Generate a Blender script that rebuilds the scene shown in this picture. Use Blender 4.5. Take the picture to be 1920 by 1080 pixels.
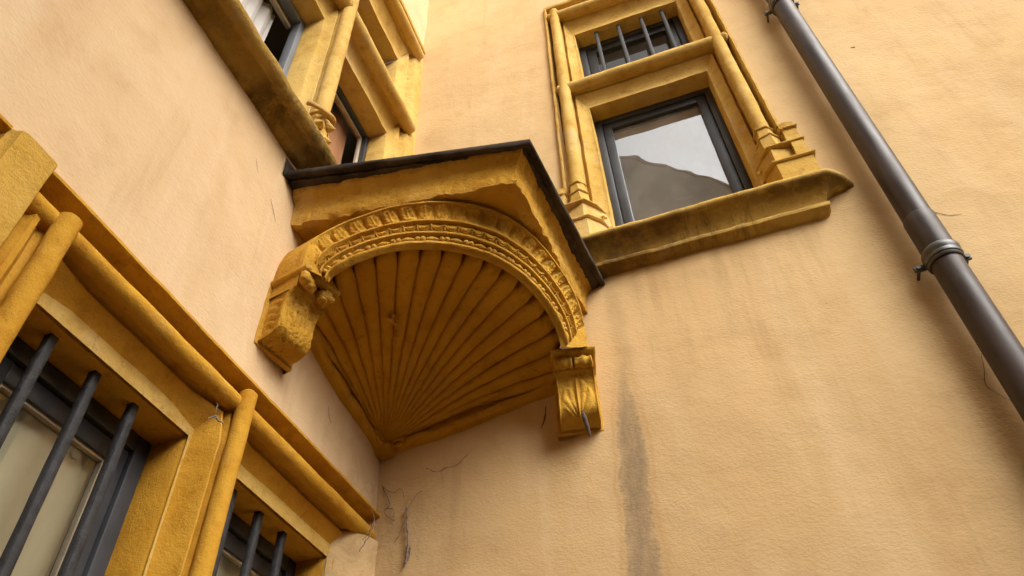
import bpy, bmesh, math, random
from mathutils import Vector, Matrix, noise

random.seed(7)
for o in list(bpy.data.objects): bpy.data.objects.remove(o)
scene = bpy.context.scene
COL = scene.collection
rad = math.radians

# ------------------------------------------------------------------ camera
cam_data = bpy.data.cameras.new('camera')
cam = bpy.data.objects.new('camera', cam_data); COL.objects.link(cam)
cam_data.sensor_width = 36.0
cam_data.lens = 1403.63 / 1920 * 36.0
cam_data.clip_start = 0.05
cam_data.clip_end = 500
RM = Matrix(((0.94523694, 0.25542446, 0.20318824), (0.32451031, -0.66885404, -0.66882534), (-0.03493107, 0.6981351, -0.71511342)))
mw = RM.to_4x4(); mw.translation = Vector((1.285, -2.30, 1.60))
cam.matrix_world = mw
scene.camera = cam

# ------------------------------------------------------------------ sky, sun, exposure
SUN_DIR = Vector((0.80, -0.60, 0.92)).normalized()      # towards the sun
elev = math.asin(SUN_DIR.z); azim = math.atan2(SUN_DIR.x, SUN_DIR.y)
world = bpy.data.worlds.new('World'); scene.world = world; world.use_nodes = True
wt = world.node_tree; wt.nodes.clear()
sky = wt.nodes.new('ShaderNodeTexSky'); sky.sky_type = 'NISHITA'; sky.sun_disc = False
sky.sun_elevation = elev; sky.sun_rotation = azim
sky.air_density = 1.2; sky.dust_density = 6.0; sky.ozone_density = 1.0
hs = wt.nodes.new('ShaderNodeHueSaturation'); hs.inputs['Saturation'].default_value = 0.22
bg = wt.nodes.new('ShaderNodeBackground'); bg.inputs['Strength'].default_value = 0.15
wo = wt.nodes.new('ShaderNodeOutputWorld')
wt.links.new(sky.outputs[0], hs.inputs['Color']); wt.links.new(hs.outputs[0], bg.inputs['Color']); wt.links.new(bg.outputs[0], wo.inputs['Surface'])
sd = bpy.data.lights.new('sun', 'SUN'); sd.energy = 1.5; sd.angle = rad(50); sd.color = (1.0, 0.95, 0.87)
sun = bpy.data.objects.new('sun', sd); COL.objects.link(sun)
sun.rotation_euler = SUN_DIR.to_track_quat('Z', 'Y').to_euler(); sun.location = (6, -4, 14)
vs = scene.view_settings
vs.view_transform = 'Standard'; vs.look = 'None'; vs.gamma = 1.0; vs.use_curve_mapping = False
vs.exposure = 0.92
scene.cycles.max_bounces = 10; scene.cycles.diffuse_bounces = 5; scene.cycles.transparent_max_bounces = 12
scene.cycles.caustics_reflective = False; scene.cycles.caustics_refractive = False

# ------------------------------------------------------------------ node helpers
class G:
    """small material graph writer"""
    def __init__(self, name):
        self.m = bpy.data.materials.new(name); self.m.use_nodes = True
        self.t = self.m.node_tree; self.t.nodes.clear()
        self.out = self.n('ShaderNodeOutputMaterial')
        self.pos = self.n('ShaderNodeNewGeometry').outputs['Position']
    def n(self, typ, **kw):
        x = self.t.nodes.new(typ)
        for k, v in kw.items(): setattr(x, k, v)
        return x
    def put(self, sock, v):
        if hasattr(v, 'is_output') or isinstance(v, bpy.types.NodeSocket): self.t.links.new(v, sock)
        else:
            if hasattr(sock.default_value, '__len__') and hasattr(v, '__len__') and len(v) == 3 and len(sock.default_value) == 4: v = (*v, 1)
            sock.default_value = v
    def ma(self, op, a, b=0.0, c=None, clamp=False):
        x = self.n('ShaderNodeMath', operation=op, use_clamp=clamp)
        self.put(x.inputs[0], a); self.put(x.inputs[1], b)
        if c is not None: self.put(x.inputs[2], c)
        return x.outputs[0]
    def vec(self, scale=(1, 1, 1), loc=(0, 0, 0), src=None):
        x = self.n('ShaderNodeMapping'); self.put(x.inputs['Vector'], src or self.pos)
        x.inputs['Scale'].default_value = scale; x.inputs['Location'].default_value = loc
        return x.outputs[0]
    def noise(self, scale, detail=4, rough=0.55, vec=None, dist=0.0):
        x = self.n('ShaderNodeTexNoise'); self.put(x.inputs['Vector'], vec or self.pos)
        x.inputs['Scale'].default_value = scale; x.inputs['Detail'].default_value = detail
        x.inputs['Roughness'].default_value = rough; x.inputs['Distortion'].default_value = dist
        return x.outputs['Fac']
    def ramp(self, v, a, b, lo=0.0, hi=1.0):
        x = self.n('ShaderNodeMapRange'); x.interpolation_type = 'SMOOTHSTEP'
        self.put(x.inputs['Value'], v)
        for i, q in zip(('From Min', 'From Max', 'To Min', 'To Max'), (a, b, lo, hi)): self.put(x.inputs[i], q)
        return x.outputs[0]
    def mix(self, f, a, b, mode='MIX'):
        x = self.n('ShaderNodeMix'); x.data_type = 'RGBA'; x.blend_type = mode
        self.put(x.inputs[0], f); self.put(x.inputs[6], a); self.put(x.inputs[7], b)
        return x.outputs[2]
    def bump(self, h, strength, dist, normal=None):
        x = self.n('ShaderNodeBump'); self.put(x.inputs['Height'], h)
        x.inputs['Strength'].default_value = strength; x.inputs['Distance'].default_value = dist
        if normal: self.put(x.inputs['Normal'], normal)
        return x.outputs[0]
    def xyz(self):
        x = self.n('ShaderNodeSeparateXYZ'); self.put(x.inputs[0], self.pos); return x.outputs
    def finish(self, col, rough=0.9, normal=None, spec=0.3, metal=0.0):
        b = self.n('ShaderNodeBsdfPrincipled')
        self.put(b.inputs['Base Color'], col); self.put(b.inputs['Roughness'], rough)
        b.inputs['Specular IOR Level'].default_value = spec; b.inputs['Metallic'].default_value = metal
        if normal: self.put(b.inputs['Normal'], normal)
        self.t.links.new(b.outputs[0], self.out.inputs['Surface'])
        return self.m

def mat_plaster(name, c1, c2, right=False):
    g = G(name)
    big = g.noise(0.9, 4, 0.6); med = g.noise(4.5, 5, 0.65)
    drip = g.noise(1.0, 5, 0.6, g.vec((5, 5, 0.55)))
    c = g.mix(g.ramp(big, 0.35, 0.68), c1, c2)
    c = g.mix(g.ma('MULTIPLY', g.ramp(drip, 0.50, 0.70), 0.50), c, (c1[0]*1.06, c1[1]*1.12, c1[2]*1.25))
    c = g.mix(g.ma('MULTIPLY', g.ramp(g.noise(1.0, 5, 0.62, g.vec((7, 7, 0.7), (4, 1, 2))), 0.54, 0.76), 0.50), c, (c2[0]*0.66, c2[1]*0.60, c2[2]*0.54))
    c = g.mix(g.ma('MULTIPLY', g.ramp(med, 0.48, 0.72), 0.40), c, (c2[0]*0.80, c2[1]*0.74, c2[2]*0.68))
    c = g.mix(g.ma('MULTIPLY', g.ramp(g.noise(2.1, 6, 0.62, g.vec((1, 1, 0.55), (3, 8, 1)), 0.5), 0.52, 0.60), 0.32), c, (c1[0]*1.03, c1[1]*1.07, c1[2]*1.12))
    c = g.mix(g.ma('MULTIPLY', g.ramp(g.noise(1.4, 6, 0.66, g.vec((1.6, 1.6, 0.35), (1, 4, 6)), 0.4), 0.55, 0.66), 0.22), c, (c2[0]*0.86, c2[1]*0.80, c2[2]*0.72))
    x, y, z = g.xyz()
    if right:
        # damp grey streak on the lower wall: ragged long wedge
        wob = g.ma('MULTIPLY', g.ma('SUBTRACT', g.noise(7, 5, 0.6), 0.5), 0.07)
        zz = g.ma('SUBTRACT', 3.50, z)
        cx = g.ma('SUBTRACT', 1.022, g.ma('MULTIPLY', zz, 0.055))
        half = g.ma('ADD', g.ma('MULTIPLY', g.ramp(zz, 0.0, 0.40), 0.040), 0.006)
        dx = g.ma('ABSOLUTE', g.ma('ADD', g.ma('SUBTRACT', x, cx), wob))
        e = g.ma('SUBTRACT', half, dx)
        onw = g.ramp(zz, -0.10, 0.30)
        core = g.ma('MULTIPLY', g.ramp(e, -0.020, 0.024), onw)
        halo = g.ma('MULTIPLY', g.ramp(e, -0.075, 0.0), g.ramp(zz, -0.16, 0.15))
        c = g.mix(g.ma('MULTIPLY', halo, 0.22), c, (0.46, 0.30, 0.145))
        rim = g.ma('MULTIPLY', g.ma('MULTIPLY', g.ramp(e, -0.034, -0.022), g.ramp(e, -0.008, -0.020)), onw)
        c = g.mix(g.ma('MULTIPLY', rim, 0.26), c, (0.48, 0.25, 0.08))
        trail = g.ma('MULTIPLY', g.ma('MULTIPLY', g.ramp(z, 3.30, 3.55), g.ramp(z, 3.98, 3.86)), g.ramp(g.ma('ABSOLUTE', g.ma('ADD', g.ma('SUBTRACT', x, 1.03), wob)), 0.055, 0.010))
        c = g.mix(g.ma('MULTIPLY', trail, 0.38), c, (0.40, 0.27, 0.12))
        c = g.mix(g.ma('MULTIPLY', core, g.ramp(g.noise(1.0, 6, 0.75, g.vec((34, 34, 9))), 0.25, 0.66, 0.42, 0.92)), c, (0.275, 0.20, 0.118))
        edge = g.ma('MULTIPLY', g.ma('MULTIPLY', g.ramp(e, -0.012, 0.0), g.ramp(e, 0.012, 0.002)), g.ramp(g.noise(40, 4, 0.7), 0.48, 0.60))
        c = g.mix(g.ma('MULTIPLY', g.ma('MULTIPLY', edge, onw), 0.35), c, (0.17, 0.11, 0.065))
        # run-off below the window sill
        m2 = g.ma('MULTIPLY', g.ramp(z, 3.0, 3.95), g.ramp(z, 4.02, 3.96))
        m2 = g.ma('MULTIPLY', m2, g.ma('MULTIPLY', g.ramp(x, 1.0, 1.2), g.ramp(x, 2.1, 1.9)))
        m2 = g.ma('MULTIPLY', m2, g.ramp(g.noise(1.0, 4, 0.6, g.vec((9, 9, 0.8), (2, 0, 0))), 0.44, 0.66))
        c = g.mix(g.ma('MULTIPLY', m2, 0.55), c, (0.44, 0.30, 0.135))
        # blotchy brown darkening towards the inner corner, stronger lower down
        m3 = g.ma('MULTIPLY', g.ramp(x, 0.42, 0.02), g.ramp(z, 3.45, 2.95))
    else:
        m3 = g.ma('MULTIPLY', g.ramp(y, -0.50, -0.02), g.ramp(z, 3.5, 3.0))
        yy = g.ma('MULTIPLY', g.ramp(y, -0.85, -0.70), g.ramp(z, 4.10, 3.5))
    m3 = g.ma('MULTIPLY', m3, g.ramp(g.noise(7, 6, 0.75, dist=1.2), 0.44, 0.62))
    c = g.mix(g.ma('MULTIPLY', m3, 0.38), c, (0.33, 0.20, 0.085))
    c = g.mix(g.ma('MULTIPLY', g.ramp(g.noise(55, 3, 0.6), 0.66, 0.80), 0.16), c, (c2[0]*0.5, c2[1]*0.45, c2[2]*0.4))
    trow = g.noise(1.0, 4, 0.62, g.vec((75, 75, 110)))
    lump = g.noise(18, 4, 0.6)
    h = g.ma('ADD', g.ma('MULTIPLY', trow, 0.70), g.ma('MULTIPLY', lump, 0.35))
    h = g.ma('ADD', h, g.ma('MULTIPLY', g.ramp(g.noise(5.5, 5, 0.65, g.vec((1, 1, 1.3), (3, 3, 3))), 0.30, 0.70), 0.5))
    nrm = g.bump(h, 0.42, 0.006)
    return g.finish(c, 0.95, nrm, 0.15)

def mat_ochre(name, c1=(0.62, 0.415, 0.125), c2=(0.52, 0.322, 0.075), grime=0.0, rough_bump=1.0, pale=0.35, drips=False):
    g = G(name)
    big = g.noise(2.2, 4, 0.6); med = g.noise(11, 6, 0.68)
    c = g.mix(g.ramp(big, 0.34, 0.68), c1, c2)
    c = g.mix(g.ma('MULTIPLY', g.ramp(med, 0.46, 0.70), 0.50), c, (c2[0]*0.72, c2[1]*0.62, c2[2]*0.5))
    c = g.mix(g.ma('MULTIPLY', g.ramp(g.noise(6, 6, 0.72, dist=0.6), 0.55, 0.74), pale), c, (c1[0]*1.12, c1[1]*1.25, c1[2]*2.3))
    c = g.mix(g.ma('MULTIPLY', g.ramp(g.noise(70, 4, 0.65), 0.63, 0.76), 0.45), c, (0.16, 0.075, 0.012))
    if grime:
        if drips:
            x, y, z = g.xyz()
            wash = g.ma('MULTIPLY', g.ma('MULTIPLY', g.ramp(z, 4.128, 4.098), g.ramp(x, 1.66, 1.25)), g.ramp(g.noise(5, 5, 0.7), 0.30, 0.60))  # brown stain, kept off the roll so its top light stays in the colour
            c = g.mix(g.ma('MULTIPLY', wash, 0.85), c, (0.14, 0.082, 0.030))
            st = g.ma('MULTIPLY', g.ramp(g.noise(1.0, 5, 0.7, g.vec((22, 4, 3.0)), 0.3), 0.50, 0.66), g.ma('MULTIPLY', g.ramp(x, 1.25, 1.45), g.ramp(x, 1.78, 1.62)))
            tp = g.ma('MULTIPLY', g.ma('MULTIPLY', g.ramp(z, 4.070, 4.092), g.ramp(z, 4.128, 4.108)), g.ramp(g.noise(9, 6, 0.75), 0.40, 0.52))
            tp = g.ma('MULTIPLY', tp, g.ma('MAXIMUM', g.ramp(x, 1.55, 1.80), 0.35))
            gm = g.ma('MAXIMUM', st, g.ma('MAXIMUM', tp, g.ma('MULTIPLY', g.ramp(x, 2.02, 2.09), g.ramp(g.noise(14, 5, 0.7), 0.38, 0.50))))
        else:
            gm = g.ramp(g.noise(9, 8, 0.78, dist=0.25), 0.60 - 0.13*grime, 0.70 - 0.08*grime)
            gm = g.ma('MULTIPLY', gm, g.ramp(g.noise(2.4, 3, 0.5, g.vec((1, 1, 1), (5, 3, 1))), 0.34, 0.60))
        c = g.mix(g.ma('MULTIPLY', gm, min(1.0, 0.36 + 0.26*grime)), c, (0.070, 0.045, 0.017))
        c = g.mix(g.ma('MULTIPLY', g.ramp(g.noise(4.0, 7, 0.75, g.vec((1, 1, 1), (9, 2, 7))), 0.48, 0.66), 0.40*grime), c, (0.20, 0.135, 0.055))
    c = g.mix(g.ma('MULTIPLY', g.ramp(g.noise(3.3, 7, 0.75, g.vec((1, 1, 1), (2, 6, 3)), 0.3), 0.54, 0.66), 0.30), c, (c1[0]*0.86, c1[1]*0.98, c1[2]*2.2+0.02))
    c = g.mix(g.ma('MULTIPLY', g.ramp(g.noise(24, 6, 0.75, g.vec((1, 1, 0.6), (4, 4, 9))), 0.57, 0.66), 0.40), c, (c2[0]*0.50, c2[1]*0.42, c2[2]*0.5))
    pt = g.n('ShaderNodeNewGeometry').outputs['Pointiness']
    wear = g.ma('MULTIPLY', g.ramp(pt, 0.515, 0.60), g.ramp(g.noise(17, 5, 0.7), 0.35, 0.62))
    c = g.mix(g.ma('MULTIPLY', wear, 0.45), c, (c1[0]*1.08, c1[1]*1.18, c1[2]*2.0+0.02))
    h = g.ma('ADD', g.ma('MULTIPLY', g.noise(38, 6, 0.7), 1.0), g.ma('MULTIPLY', g.noise(150, 4, 0.6), 0.35))
    nrm = g.bump(h, 0.70*rough_bump, 0.007)
    return g.finish(c, g.ramp(med, 0.3, 0.7, 0.88, 0.98), nrm, 0.08)

def mat_plain(name, c, rough=0.6, var=0.25, scale=12, bump=0.0, spec=0.4, metal=0.0, vecs=(1, 1, 1)):
    g = G(name)
    f = g.noise(scale, 5, 0.65, g.vec(vecs))
    col = g.mix(g.ramp(f, 0.32, 0.70), tuple(q*(1-var) for q in c), tuple(q*(1+var) for q in c))
    nrm = g.bump(g.noise(scale*5, 5, 0.65), bump, 0.003) if bump else None
    return g.finish(col, g.ramp(f, 0.3, 0.7, max(0.05, rough-0.1), min(1, rough+0.1)), nrm, spec, metal)

def mat_glass(name, refl=0.30, tint=(0.86, 0.88, 0.84), wavy=0.0, film=0.07):
    g = G(name)
    tr = g.n('ShaderNodeBsdfTransparent'); tr.inputs[0].default_value = (*tint, 1)
    gl = g.n('ShaderNodeBsdfGlossy'); gl.inputs['Roughness'].default_value = 0.012
    gl.inputs['Color'].default_value = (0.95, 0.95, 0.93, 1)
    if wavy:
        nb = g.bump(g.noise(2.2, 2, 0.5), wavy, 0.02); g.put(gl.inputs['Normal'], nb)
    lw = g.n('ShaderNodeLayerWeight'); lw.inputs['Blend'].default_value = 0.35
    f = g.ma('ADD', g.ma('MULTIPLY', lw.outputs['Fresnel'], 0.55), refl, clamp=True)
    veil = g.ma('MULTIPLY', g.ramp(g.noise(5, 6, 0.7, g.vec((1, 1, 0.5))), 0.25, 0.80, 0.35, 1.0), film)
    df = g.n('ShaderNodeBsdfDiffuse'); df.inputs[0].default_value = (0.55, 0.5, 0.42, 1)
    ms = g.n('ShaderNodeMixShader'); g.put(ms.inputs[0], f)
    g.t.links.new(tr.outputs[0], ms.inputs[1]); g.t.links.new(gl.outputs[0], ms.inputs[2])
    m2 = g.n('ShaderNodeMixShader'); g.put(m2.inputs[0], veil)
    g.t.links.new(ms.outputs[0], m2.inputs[1]); g.t.links.new(df.outputs[0], m2.inputs[2])
    g.t.links.new(m2.outputs[0], g.out.inputs['Surface'])
    return g.m

def mat_cloth(name, c, weave=260, trans=0.35):
    g = G(name)
    f = g.noise(3.0, 4, 0.6, g.vec((2, 2, 0.6)))
    col = g.mix(g.ramp(f, 0.3, 0.7), tuple(q*0.86 for q in c), c)
    nrm = g.bump(g.noise(weave, 2, 0.5), 0.25, 0.002)
    d = g.n('ShaderNodeBsdfDiffuse'); g.put(d.inputs[0], col); g.put(d.inputs['Normal'], nrm)
    t = g.n('ShaderNodeBsdfTranslucent'); g.put(t.inputs[0], col)
    ms = g.n('ShaderNodeMixShader'); ms.inputs[0].default_value = trans
    g.t.links.new(d.outputs[0], ms.inputs[1]); g.t.links.new(t.outputs[0], ms.inputs[2])
    g.t.links.new(ms.outputs[0], g.out.inputs['Surface'])
    return g.m

M = {}
M['plaster_l'] = mat_plaster('plaster_peach', (0.67, 0.482, 0.280), (0.625, 0.43, 0.236))
M['plaster_r'] = mat_plaster('plaster_apricot', (0.65, 0.452, 0.228), (0.605, 0.405, 0.192), True)
M['ochre'] = mat_ochre('ochre_limewash')
M['ochre_deep'] = mat_ochre('ochre_deep', (0.60, 0.325, 0.040), (0.50, 0.245, 0.024), 0.0, 1.0, 0.25)
M['ochre_mid'] = mat_ochre('ochre_mid', (0.62, 0.385, 0.085), (0.53, 0.305, 0.050), 0.0, 1.2, 0.25)
M['ochre_arch'] = mat_ochre('ochre_arch', (0.59, 0.335, 0.050), (0.48, 0.245, 0.028), 0.0, 1.7, 0.40)
M['ochre_carved'] = mat_ochre('ochre_carved', (0.62, 0.41, 0.115), (0.52, 0.315, 0.068), 0.0, 1.0, 0.22)
M['ochre_shell'] = mat_ochre('ochre_shell', (0.57, 0.30, 0.026), (0.48, 0.235, 0.016), 0.0, 0.7, 0.14)  # deeper ochre: underside shade and warm bounce partly put into the colour
M['ochre_rough'] = mat_ochre('ochre_weathered', (0.62, 0.355, 0.065), (0.49, 0.255, 0.028), 0.20, 1.8, 0.50)
M['ochre_sill'] = mat_ochre('ochre_sill_stained', (0.62, 0.41, 0.105), (0.50, 0.30, 0.055), 0.8, 1.0, 0.3, True)
M['ochre_sill2'] = mat_ochre('ochre_sill_mossy', (0.48, 0.30, 0.070), (0.34, 0.20, 0.036), 1.5, 1.4, 0.30)
M['lead'] = mat_plain('lead_sheet', (0.055, 0.040, 0.029), 0.85, 0.5, 9, 0.6, 0.12)
M['frame'] = mat_plain('slate_grey_paint', (0.036, 0.038, 0.043), 0.45, 0.22, 6, 0.12, 0.4)
M['frame_pale'] = mat_plain('blue_grey_paint', (0.155, 0.17, 0.19), 0.4, 0.12, 5, 0.05, 0.5)
M['bead_cream'] = mat_plain('cream_glazing_strip', (0.42, 0.35, 0.25), 0.6, 0.15, 9)
M['iron'] = mat_plain('painted_iron', (0.036, 0.036, 0.038), 0.6, 0.45, 38, 1.0, 0.35)
M['pipe'] = mat_plain('brown_grey_pipe_paint', (0.060, 0.046, 0.040), 0.42, 0.28, 6, 0.15, 0.18, vecs=(3, 3, 0.6))
M['clamp'] = mat_plain('dark_clamp_iron', (0.060, 0.056, 0.048), 0.42, 0.25, 20, 0.2, 0.5)
M['glass'] = mat_glass('window_glass', 0.38, wavy=0.18, film=0.30)  # heavy film: grey haze laid over the pane to lift its dark reflection
M['glass_dim'] = mat_glass('window_glass_low', 0.03, (0.97, 0.97, 0.95))
M['glass_low'] = mat_glass('window_glass_sheen', 0.09, (0.97, 0.97, 0.95))
M['cream_cloth'] = mat_cloth('cream_curtain', (0.95, 0.89, 0.60), 90, 0.30)
M['grey_cloth'] = mat_cloth('grey_linen_curtain', (0.74, 0.71, 0.67), 320, 0.2)
M['terracotta'] = mat_plain('terracotta_drape', (0.32, 0.15, 0.065), 0.9, 0.12, 4)
M['room_bounce'] = mat_plain('bounce_room_wall', (0.75, 0.72, 0.62), 0.95, 0.05, 3)  # unseen room walls, made pale to bounce light onto the curtain
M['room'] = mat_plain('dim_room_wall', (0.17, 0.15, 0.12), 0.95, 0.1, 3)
M['web'] = mat_plain('dusty_cobweb', (0.23, 0.19, 0.15), 1.0, 0.3, 40)
M['crack'] = mat_plain('dark_crack', (0.16, 0.085, 0.035), 1.0, 0.4, 30)
M['rust'] = mat_plain('rusty_iron', (0.13, 0.10, 0.09), 0.85, 0.5, 60, 0.6)
M['cobble'] = mat_plain('courtyard_stone', (0.075, 0.066, 0.056), 0.9, 0.3, 6, 0.6)
M['house'] = mat_plain('opposite_render', (0.30, 0.27, 0.215), 0.95, 0.15, 1.5, 0.2)
M['tile'] = mat_plain('roof_tile', (0.34, 0.24, 0.17), 0.9, 0.3, 9, 0.5)

# ------------------------------------------------------------------ mesh helpers
def jit(p, amp, sc):
    v = noise.noise_vector(Vector(p)*sc)
    w = noise.noise_vector(Vector(p)*sc*3.1 + Vector((7, 3, 1)))
    return Vector(p) + v*amp + w*(amp*0.45)

class MB:
    def __init__(self): self.v = []; self.f = []
    def grid(self, rows, wrap=False, capends=False):
        """rows: list of equal-length point lists"""
        b = len(self.v); n = len(rows[0])
        for r in rows: self.v.extend(Vector(p) for p in r)
        for i in range(len(rows)-1):
            for j in range(n if wrap else n-1):
                k = (j+1) % n
                self.f.append((b+i*n+j, b+i*n+k, b+(i+1)*n+k, b+(i+1)*n+j))
        if capends:
            self.f.append(tuple(b+j for j in reversed(range(n))))
            e = b+(len(rows)-1)*n
            self.f.append(tuple(e+j for j in range(n)))
        return self
    def tube(self, path, r, seg=10, cap=True):
        path = [Vector(p) for p in path]; rows = []
        for i, p in enumerate(path):
            t = (path[min(i+1, len(path)-1)] - path[max(i-1, 0)]).normalized()
            a = t.orthogonal().normalized() if abs(t.z) > 0.9 or True else None
            if i and rows:
                a = (pa - t*pa.dot(t)).normalized()
            pa = a; bb = t.cross(a)
            rr = r[i] if hasattr(r, '__len__') else r
            rows.append([p + (a*math.cos(q) + bb*math.sin(q))*rr for q in (2*math.pi*k/seg for k in range(seg))])
        return self.grid(rows, True, cap)
    def box(self, lo, hi, bev=0.0, M4=None):
        x0, y0, z0 = lo; x1, y1, z1 = hi
        if bev <= 0:
            pts = [(x0,y0,z0),(x1,y0,z0),(x1,y1,z0),(x0,y1,z0),(x0,y0,z1),(x1,y0,z1),(x1,y1,z1),(x0,y1,z1)]
            fs = [(0,3,2,1),(4,5,6,7),(0,1,5,4),(1,2,6,5),(2,3,7,6),(3,0,4,7)]
            b = len(self.v); self.v.extend(Vector(p) if M4 is None else M4 @ Vector(p) for p in pts)
            self.f.extend(tuple(b+i for i in q) for q in fs); return self
        bm = bmesh.new(); bmesh.ops.create_cube(bm, size=1)
        for v in bm.verts: v.co = Vector(((x0+x1)/2+v.co.x*(x1-x0), (y0+y1)/2+v.co.y*(y1-y0), (z0+z1)/2+v.co.z*(z1-z0)))
        bmesh.ops.bevel(bm, geom=bm.edges[:]+bm.verts[:], offset=bev, segments=2, affect='EDGES', profile=0.5)
        return self.bm(bm, M4)
    def bm(self, bm, M4=None):
        b = len(self.v); bm.verts.index_update()
        self.v.extend((M4 @ v.co) if M4 else v.co.copy() for v in bm.verts)
        self.f.extend(tuple(b+v.index for v in f.verts) for f in bm.faces); bm.free(); return self
    def sphere(self, c, r, u=10, v=7, sq=(1, 1, 1)):
        bm = bmesh.new(); bmesh.ops.create_uvsphere(bm, u_segments=u, v_segments=v, radius=r)
        for q in bm.verts: q.co = Vector((q.co.x*sq[0], q.co.y*sq[1], q.co.z*sq[2])) + Vector(c)
        return self.bm(bm)
    def roughen(self, amp, sc):
        self.v = [jit(p, amp, sc) for p in self.v]; return self

def wloc(o):
    p = Vector((0, 0, 0))
    while o: p += Vector(o.location); o = o.parent
    return p
def build(name, mb, mat, parent=None, smooth=40, origin=None):
    me = bpy.data.meshes.new(name)
    off = wloc(parent) if parent else Vector((0, 0, 0))
    if origin is not None: org = Vector(origin)
    else: org = off
    me.from_pydata([tuple(v-org) for v in mb.v], [], mb.f); me.update()
    if smooth:
        me.polygons.foreach_set('use_smooth', [True]*len(me.polygons))
        me.set_sharp_from_angle(angle=rad(smooth))
    me.materials.append(M[mat])
    o = bpy.data.objects.new(name, me); COL.objects.link(o)
    if parent: o.parent = parent
    o.location = org - off
    return o
def thing(name, loc, label, cat, group=None):
    o = bpy.data.objects.new(name, None); COL.objects.link(o); o.empty_display_size = 0.1
    o.location = loc; o['label'] = label; o['category'] = cat
    if group: o['group'] = group
    return o
def tag(o, label, cat, group=None):
    o['label'] = label; o['category'] = cat
    if group: o['group'] = group
    return o

def ML(u, z, d): return Vector((d, u, z))       # left wall: u = Y (0 at the corner), d = out of the wall
def MR(u, z, d): return Vector((u, -d, z))      # right wall: u = X
def steps(a, b, ds): 
    n = max(1, int(math.ceil(abs(b-a)/ds))); return [a+(b-a)*i/n for i in range(n+1)]
def catmull(P, n):
    P = [Vector(p) for p in P]; out = []
    m = len(P)-1
    for i in range(n+1):
        t = i/n*m; k = min(int(t), m-1); u = t-k
        p0 = P[max(k-1, 0)]; p1 = P[k]; p2 = P[k+1]; p3 = P[min(k+2, m)]
        out.append(0.5*((2*p1) + (p2-p0)*u + (2*p0-5*p1+4*p2-p3)*u*u + (3*p1-p0-3*p2+p3)*u*u*u))
    return out

# ------------------------------------------------------------------ plaster walls
def bulge(u, z, seed):
    return 0.009*noise.noise(Vector((u*0.9+seed, z*0.9, 1.3))) + 0.0055*noise.noise(Vector((u*2.7+seed, z*2.7, 4.1))) + 0.0018*noise.noise(Vector((u*11+seed, z*11, 2.2)))
def wall_mesh(MP, u0, u1, z0, z1, holes, seed, fine):
    def lines(a, b, cuts, f0, f1):
        L = [a]
        while L[-1] < b-1e-6:
            st = 0.035 if f0 <= L[-1] <= f1 else 0.25
            L.append(min(b, L[-1]+st))
        for c in cuts:
            k = min(range(len(L)), key=lambda i: abs(L[i]-c))
            if 0 < k < len(L)-1: L[k] = c
        return sorted(set(round(q, 5) for q in L))
    us = lines(u0, u1, [h[0] for h in holes]+[h[1] for h in holes], *fine[0])
    zs = lines(z0, z1, [h[2] for h in holes]+[h[3] for h in holes], *fine[1])
    mb = MB(); idx = {}
    for i, u in enumerate(us):
        for j, z in enumerate(zs):
            idx[i, j] = len(mb.v); mb.v.append(MP(u, z, bulge(u, z, seed)))
    for i in range(len(us)-1):
        for j in range(len(zs)-1):
            uc = (us[i]+us[i+1])/2; zc = (zs[j]+zs[j+1])/2
            if any(h[0] < uc < h[1] and h[2] < zc < h[3] for h in holes): continue
            mb.f.append((idx[i, j], idx[i+1, j], idx[i+1, j+1], idx[i, j+1]))
    # returns at the free end and on top, so the wall has thickness
    b = len(mb.v)
    for (ua, ub, za, zb, da, db) in ((u0, u1, z1, z1, 0, -0.5),):
        mb.grid([[MP(u, z1, 0.0) for u in (u0, u1)], [MP(u, z1, -0.5) for u in (u0, u1)]])
    return mb

LW_HOLE = (-1.69, 0.06, 0.95, 3.044)
LW2_HOLE = (-3.09, -1.80, 0.95, 3.044)
UW_HOLE = (-1.89, 0.06, 4.12, 6.735)
RW_HOLE = (0.926, 1.963, 4.10, 6.742)
wl = build('plaster_wall', wall_mesh(ML, -9.0, 0.06, 0.0, 9.5, [LW_HOLE, LW2_HOLE, UW_HOLE], 0.0, ((-2.6, 0.06), (2.0, 7.6))), 'plaster_l', None, 60)
tag(wl, 'peach plaster wall on the left with the barred window and the stone cross window', 'wall')
wr = build('plaster_wall', wall_mesh(MR, -0.06, 9.0, 0.0, 9.5, [RW_HOLE], 31.0, ((-0.06, 3.6), (2.0, 7.6))), 'plaster_r', None, 60)
tag(wr, 'apricot plaster wall on the right carrying the downpipe, with a grey damp streak', 'wall')

# ground of the courtyard and the house across it (seen only as a reflection and as shade)
mb = MB(); mb.grid([[(-60, y, 0.0), (60, y, 0.0)] for y in (-60, 60)])
gr = build('ground', mb, 'cobble', None, 0); gr['kind'] = 'structure'

opp = thing('house', (0, -5.2, 0), 'tall rendered house across the courtyard, its roofline reflected in the window', 'house')
mb = MB()
prof = [(-9, 0), (9.5, 0), (9.5, 5.6), (5.2, 6.2), (3.6, 8.9), (2.55, 10.75), (2.2, 11.35), (1.75, 11.75), (1.3, 12.25), (0.4, 13.0), (-1.2, 13.9), (-4, 12.6), (-9, 9.6)]
b = len(mb.v)
mb.v += [Vector((x, -5.2, z)) for x, z in prof] + [Vector((x, -11, z)) for x, z in prof]
n = len(prof); mb.f.append(tuple(range(n))); mb.f.append(tuple(n+i for i in reversed(range(n))))
for i in range(n): mb.f.append((i, (i+1) % n, n+(i+1) % n, n+i))
build('wall', mb, 'house', opp, 0)
mb = MB()
mb.grid([[Vector((x, -5.17, z+0.03)), Vector((x, -5.17, z+0.12)), Vector((x, -11.1, z+0.15)), Vector((x, -11.1, z+0.03))] for x, z in prof[2:]], True, True)
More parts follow.
